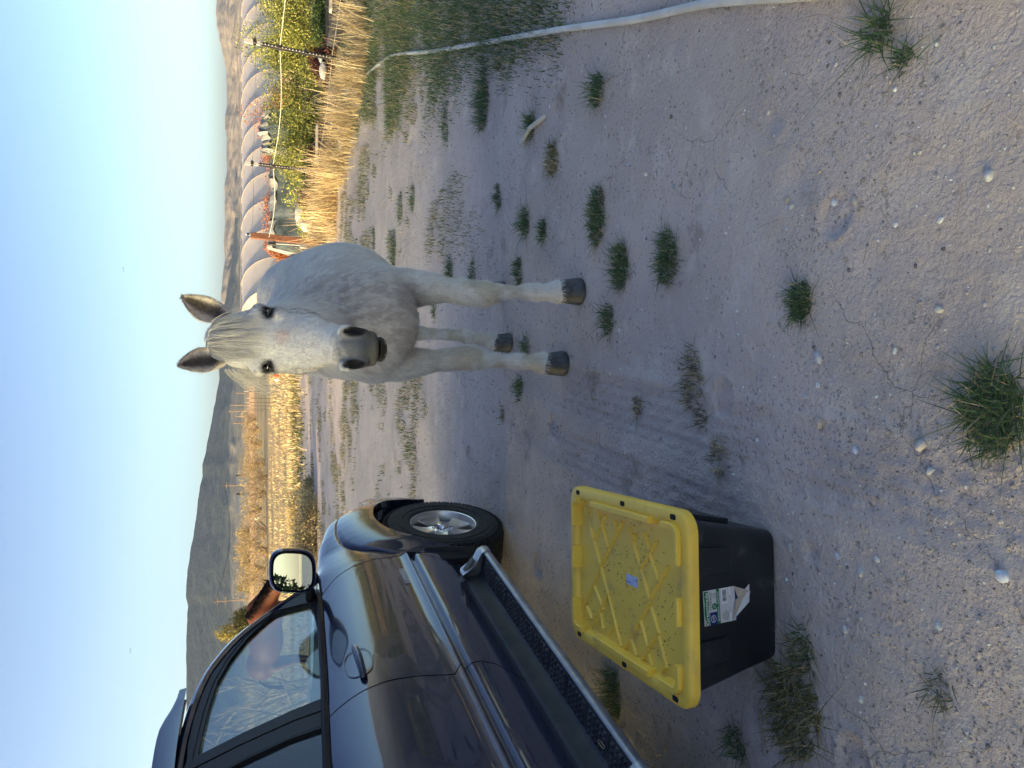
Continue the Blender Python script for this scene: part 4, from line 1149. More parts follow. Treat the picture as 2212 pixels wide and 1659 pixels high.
# far side glass, pillars
b = MB(); b.add([(-1.94 + .118 + (z - 1.22) * .33 + .01, s, z) for s, z in [(-.40, 1.24), (-1.30, 1.25), (-1.33, 1.77), (-.62, 1.66)]], [(0, 1, 2, 3)]); b.build('side_window', M_glass, TR)
for (s0, s1) in ((-1.30, -1.42), (-2.44, -2.52), (-3.55, -3.8)):
    b = MB(); z0, z1 = 1.2, 1.82
    def xf(z): return -1.94 + .118 + (z - 1.22) * .33
    b.add([(xf(z0), s0, z0), (xf(z0), s1, z0), (xf(z1), s1, z1), (xf(z1), s0, z1), (xf(z0) + .04, s0, z0), (xf(z0) + .04, s1, z0), (xf(z1) + .04, s1, z1), (xf(z1) + .04, s0, z1)], [(0, 1, 2, 3), (7, 6, 5, 4), (0, 4, 5, 1), (2, 6, 7, 3), (1, 5, 6, 2), (0, 3, 7, 4)]); b.build('centre_pillar', M_blackp, TR)
b = MB(); b.add([(-.2, -3.75, 1.36), (-1.74, -3.75, 1.36), (-1.62, -3.62, 1.76), (-.32, -3.62, 1.76)], [(0, 1, 2, 3)]); b.build('rear_window', M_glassd, TR)
# interior
b = MB()
pts = [(-.30, -.36, 1.17), (-.30, -.50, 1.20), (-.30, -.62, 1.17), (-.30, -.66, 1.05), (-.30, -.60, .9)]
P = []
for x, k in ((-.17, .72), (-.20, .95), (-.30, 1.0), (-.6, 1.0), (-.97, 1.03), (-1.35, 1.04), (-1.62, 1.0), (-1.76, .9)):
    P.append([(x, -.25 + (y + .25) * k, .8 + (z - .8) * (k * .08 + .92) + .05 * (k - .9)) for (_, y, z) in [(0, -.22, 1.15), (0, -.42, 1.235), (0, -.56, 1.245), (0, -.68, 1.19), (0, -.70, 1.05), (0, -.62, .85)]])
b.grid(P); dsh = b.build('dashboard', M_dash, TR, True)
b = MB(); b.box((-.235, -.655, 1.135), (.09, .03, .075), None, .01)
for k in range(5): b.box((-.235 + (k - 2) * .015, -.672, 1.135), (.004, .01, .06))
b.build('air_vent', M_blackp, dsh)
b = MB(); c = Vector((-1.42, -.92, 1.17)); tl = Matrix.Rotation(-.45, 3, 'X')
b.tube([c + tl @ Vector((math.cos(6.2832 * k / 32) * .19, 0, math.sin(6.2832 * k / 32) * .19)) for k in range(33)], .016, 8, False)
b.tube([c, c + Vector((0, .22, -.06))], .03, 8); b.box(c, (.34, .02, .06), tl); b.build('steering_wheel', M_dash, TR, True)
for x in (-.52, -1.40):
    b = MB(); b.box((x, -1.40, .98), (.50, .52, .16), None, .05); M = Matrix.Rotation(.25, 3, 'X'); b.box((x, -1.62, 1.24), (.48, .14, .56), Matrix.Rotation(.22, 3, 'X'), .05)
    st = b.build('seat', M_seat, TR, True); b = MB(); b.box((x, -1.70, 1.60), (.26, .10, .17), Matrix.Rotation(.2, 3, 'X'), .04); b.build('headrest', M_seat, st, True)
b = MB(); b.box((-.97, -2.75, 1.22), (1.4, .16, .62), None, .05); b.build('rear_seat', M_seat, TR, True)
b = MB(); b.box((-.97, -.72, 1.66), (.24, .03, .065), None, .015); b.tube([(-.97, -.70, 1.69), (-.97, -.64, 1.76)], .008); b.build('interior_mirror', M_dash, TR, True)

# ---- door mirror
mr = bpy.data.objects.new('door_mirror', None); COL.objects.link(mr); mr.parent = TR
MC = Vector((.085, -.455, 1.355))
def mring(sc_, y, dz=0):
    out = []
    for k in range(33):
        a = 6.2832 * k / 32; c_, s_ = math.cos(a), math.sin(a)
        x = math.copysign(abs(c_) ** .62, c_) * .106 * sc_; z = math.copysign(abs(s_) ** .62, s_) * .108 * sc_
        x += .010 * (z / .1); out.append(MC + Vector((x, y, z + dz)))
    return out
# housing opens to the rear (-y)
MR = Matrix.Rotation(R_(16), 3, 'Z')
def rot(q): return MC + MR @ (Vector(q) - MC)
b = MB(); P = [[rot(q) for q in mring(*a)] for a in ((.90, -.030), (.97, -.045), (1.02, -.042), (1.06, -.02), (1.03, .03), (.90, .075), (.65, .105), (.35, .118), (.02, .122))]
b.grid(P, True); auto(b.build('housing', M_paint, mr), 60)
b = MB(); P = [[rot(q) for q in mring(.90, -.033)], [rot(q) for q in mring(.02, -.033)]]
b.grid(P, True)
M_mirror = mat('mirror_glass', (.80, .90, .78), rough=.0, metal=1.0)
b2 = MB(); b2.add([rot(q) for q in mring(.86, -.037)][:-1], [tuple(range(32))]); gl = b2.build('mirror_glass', M_mirror, mr)
for vv_ in gl.data.vertices: vv_.co.y += (vv_.co.z - MC.z) * .035 - .007
b.build('bezel', M_blackp, mr)
b = MB(); b.tube([rot(MC + Vector((-.08, .02, -.07))), Vector((-.06, -.36, 1.262)), Vector((-.14, -.36, 1.25))], [.035, .035, .04], 12, True, .7); b.build('mirror_arm', M_blackp, mr, True)

# ---- door handle in its bowl
hd = bpy.data.objects.new('door_handle', None); COL.objects.link(hd); hd.parent = door
b = MB(); hx = door_d(-1.15, 1.12); n = 28; P = []
for sc_, dx in ((1.0, .002), (.96, .006), (.88, -.006), (.6, -.018), (.02, -.022)):
    row = []
    for k in range(n + 1):
        a = 6.2832 * k / n; c_, s_ = math.cos(a), math.sin(a); y = -1.155 + math.copysign(abs(c_) ** .7, c_) * .105 * sc_; z = 1.118 + math.copysign(abs(s_) ** .7, s_) * .058 * sc_
        row.append((door_d(y, z) + dx, y, z))
    P.append(row)
b.grid(P, True); b.build('bowl', mat('gloss_dark_bowl', (.012, .015, .028), rough=.15, coat=1.0), hd, True)
b = MB(); pts = []; rr = []
for t in np.linspace(0, 1, 12):
    y = -1.04 - .25 * t; z = 1.122 - .006 * t; pts.append((door_d(y, 1.12) + .006 + .024 * math.sin(t * math.pi) ** .5, y, z)); rr.append(.017 + .007 * math.sin(t * 3.1))
b.tube(pts, rr, 14, True, .75); b.build('pull_bar', mat('gloss_handle_paint', (.03, .037, .065), rough=.12, metal=.4, coat=1.0), hd, True)
# badge
v, f = text_geo('LIMITED', .042, .004, 1.12)
V = [(door_d(-.43, .77) + .006 + q[2], -.43 + q[0] * 1.0, .772 + q[1] + .03 * 0) for q in v]
mesh('lettering', V, f, mat('bright_badge', (.75, .74, .72), rough=.45, metal=.3), door)
# roof rack rail
P = []
for s in np.linspace(-.80, -3.3, 40):
    h = .055 * smooth(-.80, -1.10, s); z0 = PL([-3.3, -1.2, -.95, -.80], [1.86, 1.875, 1.868, 1.862], s)
    P.append([(-.285, s, z0 - .03), (-.292, s, z0 + h * .6), (-.305, s, z0 + h), (-.325, s, z0 + h), (-.340, s, z0 + h * .5), (-.345, s, z0 - .03)])
b = MB(); b.grid(P, False); auto(b.build('roof_rack', M_paint, TR), 40)
# ---------------------------------------------------------------- yellow lidded storage tote
BX = thing('storage_tote', 'black plastic storage tote with scuffed yellow lid and peeling green and silver sticker', 'storage box', (-.678, 2.355, 0), R_(1.5))
M_lid = mat('yellow_lid_plastic', (.90, .60, .075), (.85, .55, .065), scale=3, rough=.42, bump=.06, bscale=90, bdist=.001, c3=(.66, .44, .10), s3=9, rr=.12, t3=(.56, .75))
M_lidn = M_lid.node_tree
M_tub = mat('black_tub_plastic', (.010, .012, .016), (.016, .018, .022), scale=5, rough=.38, bump=.12, bscale=60, bdist=.0015, c3=(.075, .078, .08), s3=11, rr=.15, t3=(.60, .80))
LX, LY, LZ = .292, .425, .352     # half lid sizes, underside height
def rrect(hx, hy, r, n=6):
    out = []
    for (cx_, cy_, a0) in ((hx - r, hy - r, 0), (-hx + r, hy - r, 90), (-hx + r, -hy + r, 180), (hx - r, -hy + r, 270)):
        for k in range(n + 1):
            a = R_(a0 + 90 * k / n); out.append((cx_ + r * math.cos(a), cy_ + r * math.sin(a)))
    return out
# tub: tapered walls with stepped panels
def tub_ring(t, ins=0.0, nn=6): return rrect(.204 + (.262 - .204) * t - ins, .338 + (.395 - .338) * t - ins, .035, nn)
P = []
for z, t, ins in ((.000, 0, .012), (.006, 0, .002), (.02, .03, 0), (.10, .25, 0), (.20, .55, 0), (.30, .85, 0), (.345, 1, 0), (.350, 1.1, 0)):
    r = tub_ring(t, ins); r.append(r[0]); P.append([(x, y, z + .004) for x, y in r])
b = MB(); b.grid([[ (0, 0, .004)] * len(P[0])] + P, False); b.grid([[(x * .98, y * .98, z) for x, y, z in r] for r in P], True)
tub = b.build('tub', M_tub, BX); auto(tub, 40)
# raised wall panels on the near end and the right flank
def wall_pt(face, u, z, off):
    t = z / .345
    if face == 'near': return (u, -(.338 + .057 * t) - off, z)
    return ((.204 + .058 * t) + off, u, z)
def wpanel(face, pts, th):
    b = MB(); n = len(pts); f_ = [wall_pt(face, u, z, th) for u, z in pts]; k_ = [wall_pt(face, u, z, -.004) for u, z in pts]
    b.add(f_ + k_, [tuple(range(n)), tuple(range(2 * n - 1, n - 1, -1))] + [(i, n + i, n + (i + 1) % n, (i + 1) % n) for i in range(n)])
    o = b.build('wall_panel', M_tub, BX); bevel(o, .003, 2); return o
wpanel('near', [(.095, .345), (.095, .215), (.115, .205), (.165, .205), (.175, .215), (.185, .345)], .009)
wpanel('near', [(-.175, .345), (-.165, .215), (-.155, .205), (-.105, .205), (-.095, .215), (-.095, .345)], .009)
wpanel('flank', [(-.275, .345), (-.255, .12), (-.245, .112), (-.02, .112), (-.02, .345)], .014)
wpanel('flank', [(.03, .345), (.03, .15), (.04, .142), (.235, .142), (.25, .345)], .014)
# lid
lid = None
b = MB()
def lring(hx, hy, r, z): 
    q = rrect(hx, hy, r, 8); q.append(q[0]); return [(x, y, z) for x, y in q]
P = [lring(LX - .004, LY - .004, .062, LZ - .012), lring(LX, LY, .066, LZ - .010), lring(LX + .001, LY + .001, .067, LZ + .012), lring(LX - .003, LY - .003, .064, LZ + .022), lring(LX - .010, LY - .010, .060, LZ + .026),
     lring(LX - .040, LY - .040, .040, LZ + .026), lring(LX - .046, LY - .046, .036, LZ + .022), lring(LX - .050, LY - .050, .034, LZ + .008), lring(LX - .060, LY - .060, .03, LZ + .005)]
b.grid(P, False)
# dished panel
ring = P[-1]; b.add([(0, 0, LZ + .005)] + ring, [(0, i, i + 1) for i in range(1, len(ring))])
lid = b.build('lid', M_lid, BX); auto(lid, 40)
b = MB(); ring = P[0]; b.add([(0, 0, LZ - .006)] + [(x, y, LZ - .006) for x, y, z in ring], [(0, i + 1, i) for i in range(1, len(ring))]); b.build('lid_underside', M_tub, BX)
# padlock slots: flat plates whose dark colour stands for the shaded holes
for (x, y, a) in ((LX - .022, -.345, 0), (LX - .021, -.02, 0), (LX - .022, .345, 0), (-LX + .022, -.345, 0), (-LX + .021, -.02, 0), (-LX + .022, .345, 0)):
    q = rrect(.0085, .0165, .0075, 5); b = MB(); n = len(q)
    b.add([(x + u, y + v, LZ + .0255) for u, v in q] + [(x + u, y + v, LZ + .0266) for u, v in q], [tuple(range(n, 2 * n))] + [(i, (i + 1) % n, n + (i + 1) % n, n + i) for i in range(n)])
    o = b.build('slot_shade_plate', M_dark, lid)
# stacking lugs round the rim
def lug(path, w=.020, h=.013):
    """trapezoid bar along a path"""
    b = MB(); pts = [Vector((x, y, 0)) for x, y in path]; P = []
    for i, p in enumerate(pts):
        t = (pts[min(i + 1, len(pts) - 1)] - pts[max(i - 1, 0)]).normalized(); nrm = Vector((t.y, -t.x, 0)); z0 = LZ + .010
        P.append([p + nrm * (w * .62) + Vector((0, 0, z0)), p + nrm * (w * .5) + Vector((0, 0, z0 + h + .014)), p + nrm * (w * .38) + Vector((0, 0, z0 + h + .017)), p - nrm * (w * .38) + Vector((0, 0, z0 + h + .017)), p - nrm * (w * .5) + Vector((0, 0, z0 + h + .014)), p - nrm * (w * .66) + Vector((0, 0, z0 - .006))])
    b.grid(P, True); b.add(P[0], [(0, 1, 2, 3, 4, 5)]); b.add(P[-1], [(5, 4, 3, 2, 1, 0)]); o = b.build('stacking_lug', M_lid, lid); auto(o, 30); return o
ix_, iy_ = LX - .050, LY - .050
def corner(sx_, sy_, l1, l2):
    r = .03; pts = [(sx_ * ix_, sy_ * (iy_ - l1)), (sx_ * ix_, sy_ * (iy_ - r))]
    for k in range(1, 6):
        a = math.pi / 2 * k / 5; pts.append((sx_ * (ix_ - r + r * math.cos(a)), sy_ * (iy_ - r + r * math.sin(a))))
    pts.append((sx_ * (ix_ - l2), sy_ * iy_)); return pts if sx_ * sy_ > 0 else pts[::-1]
lug(corner(1, 1, .045, .10)); lug(corner(-1, 1, .07, .10)); lug(corner(1, -1, .085, .11)); lug(corner(-1, -1, .10, .08))
lug([(ix_, -.215), (ix_, .215)][::1]); lug([(-ix_, .20), (-ix_, -.20)]); lug([(.06, iy_), (-.02, iy_)]); lug([(-.045, -iy_), (.035, -iy_)])
# diagonal ribs of the lid, a lattice of raised bars clipped to the dished panel
b = MB()
def bar(p, q, w=.0062, h=.0085):
    p = Vector((p[0], p[1], 0)); q = Vector((q[0], q[1], 0)); t = (q - p).normalized(); nn = Vector((-t.y, t.x, 0)); z0 = LZ + .0045
    v = []
    for c_ in (p, q): v += [c_ + nn * w + Vector((0, 0, z0)), c_ + nn * w * .4 + Vector((0, 0, z0 + h)), c_ - nn * w * .4 + Vector((0, 0, z0 + h)), c_ - nn * w + Vector((0, 0, z0))]
    b.add(v, [(0, 4, 5, 1), (1, 5, 6, 2), (2, 6, 7, 3), (0, 1, 2, 3), (7, 6, 5, 4)])
ux, uy = ix_ - .012, iy_ - .012
def clipseg(p, q):
    p = list(p); q = list(q); t0, t1 = 0., 1.; d = (q[0] - p[0], q[1] - p[1])
    for k, lim in ((0, ux), (1, uy)):
        for s_ in (1, -1):
            a = s_ * d[k]; c_ = lim - s_ * p[k]
            if abs(a) < 1e-9:
                if c_ < 0: return None
            elif a > 0: t1 = min(t1, c_ / a)
            else: t0 = max(t0, c_ / a)
    if t1 <= t0 + .02: return None
    return (p[0] + d[0] * t0, p[1] + d[1] * t0), (p[0] + d[0] * t1, p[1] + d[1] * t1)
for (a_, b_, c2_, d_) in [(0.227, 0.329, 0.021, 0.191), (0.235, 0.254, 0.187, 0.291), (-0.169, 0.346, 0.011, 0.191), (0.037, 0.173, 0.193, 0.027), (0.109, 0.237, 0.203, 0.152), (0.207, 0.202, 0.09, 0.122), (0.199, 0.079, 0.165, 0.06), (-0.003, 0.176, -0.216, 0.044), (-0.07, 0.242, -0.132, 0.173), (-0.076, 0.135, -0.204, 0.248), (-0.16, 0.311, -0.193, 0.272), (-0.156, 0.193, -0.202, 0.175), (-0.08, 0.129, -0.161, 0.083), (-0.161, 0.083, -0.21, 0.126), (0.182, -0.037, -0.004, -0.156), (0.07, -0.11, 0.166, -0.204), (0.175, -0.076, 0.155, -0.062), (0.187, -0.133, 0.137, -0.174), (0.122, -0.174, 0.048, -0.227), (-0.006, -0.178, 0.103, -0.277), (-0.041, -0.156, -0.22, 0.002), (-0.046, -0.177, -0.109, -0.221), (-0.125, -0.223, -0.202, -0.267), (-0.114, -0.218, -0.18, -0.149), (-0.188, -0.149, -0.233, -0.112), (-0.105, -0.107, -0.179, -0.152), (-0.184, -0.04, -0.226, -0.071), (-0.197, -0.158, -0.252, -0.186), (-0.207, -0.258, -0.258, -0.217)]:
    c_ = clipseg((a_, b_), (c2_, d_)); b = MB()
    if c_: c_ = clipseg((c_[0][0] * 1.06 - c_[1][0] * .06, c_[0][1] * 1.06 - c_[1][1] * .06), (c_[1][0] * 1.06 - c_[0][0] * .06, c_[1][1] * 1.06 - c_[0][1] * .06)); bar(*c_); b.build('lid_rib', M_lid, lid)
b = MB()
# dirt specks and scuffs caught in the ribs
b = MB()
for k in range(520):
    cxx, cyy = random.choice(((.0, -.28), (.06, .12), (-.18, .10), (-.14, -.22), (.16, -.1), (-.2, .28), (.0, .0)))
    x = random.gauss(cxx, .06); y = random.gauss(cyy, .07)
    if abs(x) > ux or abs(y) > uy: continue
    r = random.uniform(.0006, .0034); z = LZ + .0062
    b.add([(x + r * math.cos(a + .3), y + r * random.uniform(.6, 1.2) * math.sin(a), z) for a in (0, 1.2, 2.4, 3.6, 5)], [(0, 1, 2, 3, 4)])
b.build('dirt_speck', mat('dirt', (.12, .085, .04), rough=1), lid)['kind'] = 'stuff'
# small paper sticker on the lid
M_pap = mat('bluish_paper', (.50, .56, .70), (.44, .50, .66), scale=40, rough=.6)
b = MB(); b.box((.015, -.045, LZ + .0062), (.034, .078, .0014)); sk = b.build('paper_sticker', M_pap, lid)
b = MB(); b.box((.021, -.078, LZ + .0073), (.007, .007, .0006)); b.box((.006, -.018, LZ + .0073), (.003, .034, .0006)); b.build('print', mat('sticker_print', (.10, .12, .2), rough=.6), sk)

# big label on the near wall
def lab(u, z, off): return wall_pt('near', u, z, off)
lb = bpy.data.objects.new('label', None); COL.objects.link(lb); lb.parent = BX
# label frame: x across (u), w down; slightly askew
U0, U1 = -.052, .052; TOPZ = .308
def LB(a, d, off=.0022):
    """a 0..1 across, d metres down from the top edge"""
    return lab(U0 + (U1 - U0) * a - .010 * d / .1 * 0 + .012 * (d - 0) , TOPZ - d * .98 - .006 * (1 - a), off)
def lquad(name, a0, a1, d0, d1, m, off, wav=False):
    b = MB(); P = [[LB(a0 + (a1 - a0) * i / 8, d0 + (d1 - d0) * j / 3 + (0.0012 * math.sin(i * 1.5) if wav and j in (0, 3) else 0), off) for i in range(9)] for j in range(4)]
    b.grid(P, True); return b.build(name, m, lb)
M_sil = mat('silver_foil', (.62, .63, .66), (.70, .71, .74), scale=12, rough=.4, metal=.25)
M_grn = mat('label_green', (.010, .16, .055), rough=.4); M_wht = mat('label_white', (.80, .82, .84), rough=.5); M_blu = mat('label_blue', (.008, .018, .16), rough=.4); M_ink = mat('label_ink', (.02, .02, .03), rough=.5)
M_kraft = mat('label_back_paper', (.46, .40, .33), (.42, .36, .30), scale=60, rough=.9)
lquad('foil', 0, 1, 0, .128, M_sil, .0022)
lquad('green_band', .02, .98, .003, .021, M_grn, .0030, True); lquad('green_band', 0, 1, .052, .064, M_grn, .0030); lquad('blue_panel', .0, .36, .0225, .0515, M_blu, .0030); lquad('white_panel', .55, .99, .072, .096, M_wht, .0030)
lquad('white_band', 0, 1, .103, .109, M_wht, .0030)
def ltext(txt, a, d, size, m, sx_=1.0):
    v, f = text_geo(txt, size, 0)
    if not len(v): return
    w = v[:, 0].max() - v[:, 0].min()
    V = [LB(a + q[0] * sx_ / (U1 - U0), d - q[1], .0036) for q in v]; mesh('lettering', V, f, m, lb)
ltext('Greenmade', .49, .0125, .0190, M_wht, 1.06); ltext('STORAGE', .68, .0285, .0115, M_ink, 1.08); ltext('PROFESSIONAL GRADE BOX', .5, .0585, .0088, M_wht, .80)
ltext('NSF', .17, .036, .011, M_wht, .9); ltext('BUILT TO LAST', .52, .1062, .0075, M_ink, 1.0)
for k, tx in enumerate(('Heavy Duty', 'Stackable Base', 'Reinforced Snap Fit', 'Recessed Channels', 'Padlock Security', 'Textured Lid')): ltext(tx, .20, .074 + k * .0045, .0038, M_ink)
for k, tx in enumerate(('HIGHEST', 'QUALITY', 'IN THE', 'INDUSTRY')): ltext(tx, .83, .0375 + k * .0040, .0042, M_grn)
ltext('27', .52, .0425, .0115, M_wht)
def disc(a, d, r, m, off, ring=False):
    b = MB(); n = 24; pr = [LB(a + r * math.cos(6.2832 * k / n) / (U1 - U0), d + r * math.sin(6.2832 * k / n), off) for k in range(n)]
    if ring:
        p2 = [LB(a + r * .88 * math.cos(6.2832 * k / n) / (U1 - U0), d + r * .88 * math.sin(6.2832 * k / n), off) for k in range(n)]; b.add(pr + p2, [(k, n + k, n + (k + 1) % n, (k + 1) % n) for k in range(n)])
    else: b.add(pr, [tuple(range(n - 1, -1, -1))])
    b.build('roundel', m, lb)
disc(.52, .0425, .0098, M_grn, .0032); disc(.17, .036, .0108, M_wht, .0034, True)
b = MB(); a = .60
while a < .95:
    w = random.choice((.006, .010, .016)); b.add([LB(a, .076, .0034), LB(a + w, .076, .0034), LB(a + w, .092, .0034), LB(a, .092, .0034)], [(0, 3, 2, 1)]); a += w + random.choice((.006, .011))
b.build('barcode', M_ink, lb)
# torn folded bottom corners showing the paper back
b = MB(); b.add([LB(0, .112, .003), LB(.60, .128, .003), LB(.985, .190, .0035), LB(.48, .180, .010), LB(.10, .118, .010)], [(0, 1, 2), (0, 2, 3, 4)])
b.build('foil', M_sil, lb)
b = MB(); b.add([LB(.02, .110, .0045), LB(.62, .126, .010), LB(.76, .192, .004), LB(.64, .186, .006)], [(0, 3, 2, 1), ]); b.add([LB(.62, .138, .005), LB(1.0, .124, .0045), LB(.775, .192, .006)], [(0, 2, 1)])
b.build('peeled_corner', M_kraft, lb)
b = MB(); b.add([LB(.0, .128, .0026), LB(1, .128, .0026), LB(.76, .190, .0028)], [(0, 2, 1)]); b.build('foil', M_blu, lb)

# ---------------------------------------------------------------- trees out of the picture, seen in the door mirror
def leaf_cloud(P, size, rngs, flat=0.0):
    n = len(P); a = rngs.normal(0, 1, (n, 3)); a /= np.linalg.norm(a, axis=1)[:, None]; c = np.cross(a, rngs.normal(0, 1, (n, 3))); c /= np.linalg.norm(c, axis=1)[:, None]
    s = (size * rngs.uniform(.6, 1.4, n))[:, None]
    V = np.stack([P - a * s, P + c * s * .45, P + a * s, P - c * s * .45], 1).reshape(-1, 3); return V, np.arange(4 * n).reshape(-1, 4)
M_leafd = mat('dark_leaves', (1, 1, 1), rough=.6, tint=True, trans=.25)
M_bark = mat('bark', (.16, .12, .09), (.10, .08, .06), scale=12, rough=.95, bump=.6, bscale=20, bdist=.02)
r5 = np.random.default_rng(11); Ps = []; b = MB()
TREES = [(-22, -42, 9.5, 5), (-15, -42, 11.5, 5), (-8, -46, 9, 5), (3, -47, 12, 6), (12, -47, 10, 5), (20, -44, 8, 5), (-29, -40, 7, 4)]
for (x, y, h, w) in TREES:
    n = int(2600 * (h * w) / 36)
    q = r5.normal(0, 1, (n, 3)); q /= np.linalg.norm(q, axis=1)[:, None]; q *= r5.uniform(.35, 1, (n, 1)) ** .5
    lo = .3; Ps.append(np.stack([x + q[:, 0] * w * .55, y + q[:, 1] * w * .80, lo + (h - lo) * .5 * (1 + q[:, 2])], 1)); b.tube([(x, y, -.2), (x + .1, y, h * .5), (x, y + .2, h * .85)], [.26, .18, .06], 7)
    m_ = int(n * .9); Ps.append(np.stack([x + r5.uniform(-1.2, 1.2, m_), y + r5.uniform(-w * .85, w * .85, m_), r5.uniform(0, h * .80, m_)], 1))
n = 2600; yb = r5.uniform(-51, -38.6, n); Ps.append(np.stack([-140 + r5.uniform(-1.5, 1.5, n), yb, np.interp(yb, BLY, BLZ) + r5.uniform(-.4, .9, n) * smooth(.42, .62, fbm(yb * .8, yb * 0, 3, 19))], 1))  # extra leaves along the added bluff's brow, to dapple its shade
Ps = np.concatenate(Ps); V, F = leaf_cloud(Ps, .22, r5)
cc = (np.array([[.09, .11, .035]]) * r5.uniform(.5, 1.5, (len(Ps), 1))).repeat(4, 0)
tag(mesh('trees_and_brow_leaves', V, F, M_leafd, None, False, col=cc), 'row of leafy trees behind the camera seen in the door mirror, with leaves added on the unseen bluff brow for dappled shade', 'trees', kind='stuff')
tag(b.build('tree_trunk', M_bark), 'trunks of the tree row outside the picture', 'trunks', kind='stuff')
# ---------------------------------------------------------------- plants
M_blade = mat('grass_blade', (1, 1, 1), rough=.65, tint=True, trans=.3, spec=.25)
M_leaf = mat('leaf', (1, 1, 1), rough=.55, tint=True, trans=.3, spec=.3)
M_twig = mat('twig', (.30, .22, .14), (.20, .15, .10), scale=9, rough=.9)
GREEN = [(.095, .165, .070), (.070, .135, .060), (.11, .18, .08), (.13, .17, .075)]
OLIVE = [(.16, .17, .055), (.12, .14, .05), (.20, .17, .07), (.10, .12, .04)]
STRAW = [(.62, .50, .28), (.54, .42, .23), (.70, .58, .36), (.44, .33, .18)]
GREYG = [(.16, .18, .12), (.20, .19, .13), (.12, .15, .09), (.24, .21, .15)]
def blades(bases, hts, w, lean, pal, r, nseg=3, curl=.5, dead=0.0, dpal=None, local=None):
    """bases (n,3) -> ribbon blades"""
    n = len(bases); B = np.asarray(bases, float); h = np.asarray(hts, float)
    az = r.uniform(0, 6.2832, n); ln = np.abs(r.normal(0, lean, n)) + .05
    dx, dy = np.cos(az), np.sin(az); wz = r.uniform(0, 6.2832, n)
    sx, sy = -dy, dx
    V = np.zeros((n, nseg + 1, 2, 3))
    for k in range(nseg + 1):
        t = k / nseg; ho = h * (ln * t + curl * ln * t * t); up = h * (t - .35 * curl * ln * t * t * 1.2)
        ww = w * (1 - t ** 1.6) * (1 if np.isscalar(w) else 1) + .00012
        c = np.stack([B[:, 0] + dx * ho, B[:, 1] + dy * ho, B[:, 2] + np.maximum(up, .0)], 1)
        s = np.stack([sx * ww, sy * ww, ww * .3 * np.sin(wz)], 1)
        V[:, k, 0] = c - s; V[:, k, 1] = c + s
    m = 2 * (nseg + 1); base = (np.arange(n) * m)[:, None]
    F = np.concatenate([base + np.array([[2 * k, 2 * k + 1, 2 * k + 3, 2 * k + 2]]) for k in range(nseg)], 0)
    pa = np.array(pal)[r.integers(0, len(pal), n)] * r.uniform(.65, 1.35, (n, 1))
    if dead > 0:
        dd = r.random(n) < dead; q = np.array(dpal or STRAW)[r.integers(0, 4, n)] * r.uniform(.6, 1.1, (n, 1)); pa[dd] = q[dd]
    C = np.repeat(pa, m, 0)
    return V.reshape(-1, 3), F, np.clip(C, 0, .85)
TUFTG = 'grass tufts sprouting in the dirt yard'
def tuft(x, y, rx, ry, n, h, label, pal=GREEN, dead=.10, w=.0022, lean=.55, seed=0):
    r = np.random.default_rng(100 + seed); z = gz(x, y)
    a = r.uniform(0, 6.28, n); q = np.sqrt(r.random(n)) ; bx = np.cos(a) * q * rx; by = np.sin(a) * q * ry
    bz = ground_h(x + bx, y + by) - z - .004
    V, F, C = blades(np.stack([bx, by, bz], 1), h * r.uniform(.45, 1.15, n) * (1.1 - .45 * q), w, lean, pal, r, 4, .7, dead)
    o = mesh('grass_tuft', V, F, M_blade, None, False, col=C, loc=(x, y, z)); tag(o, label, 'grass', TUFTG); return o
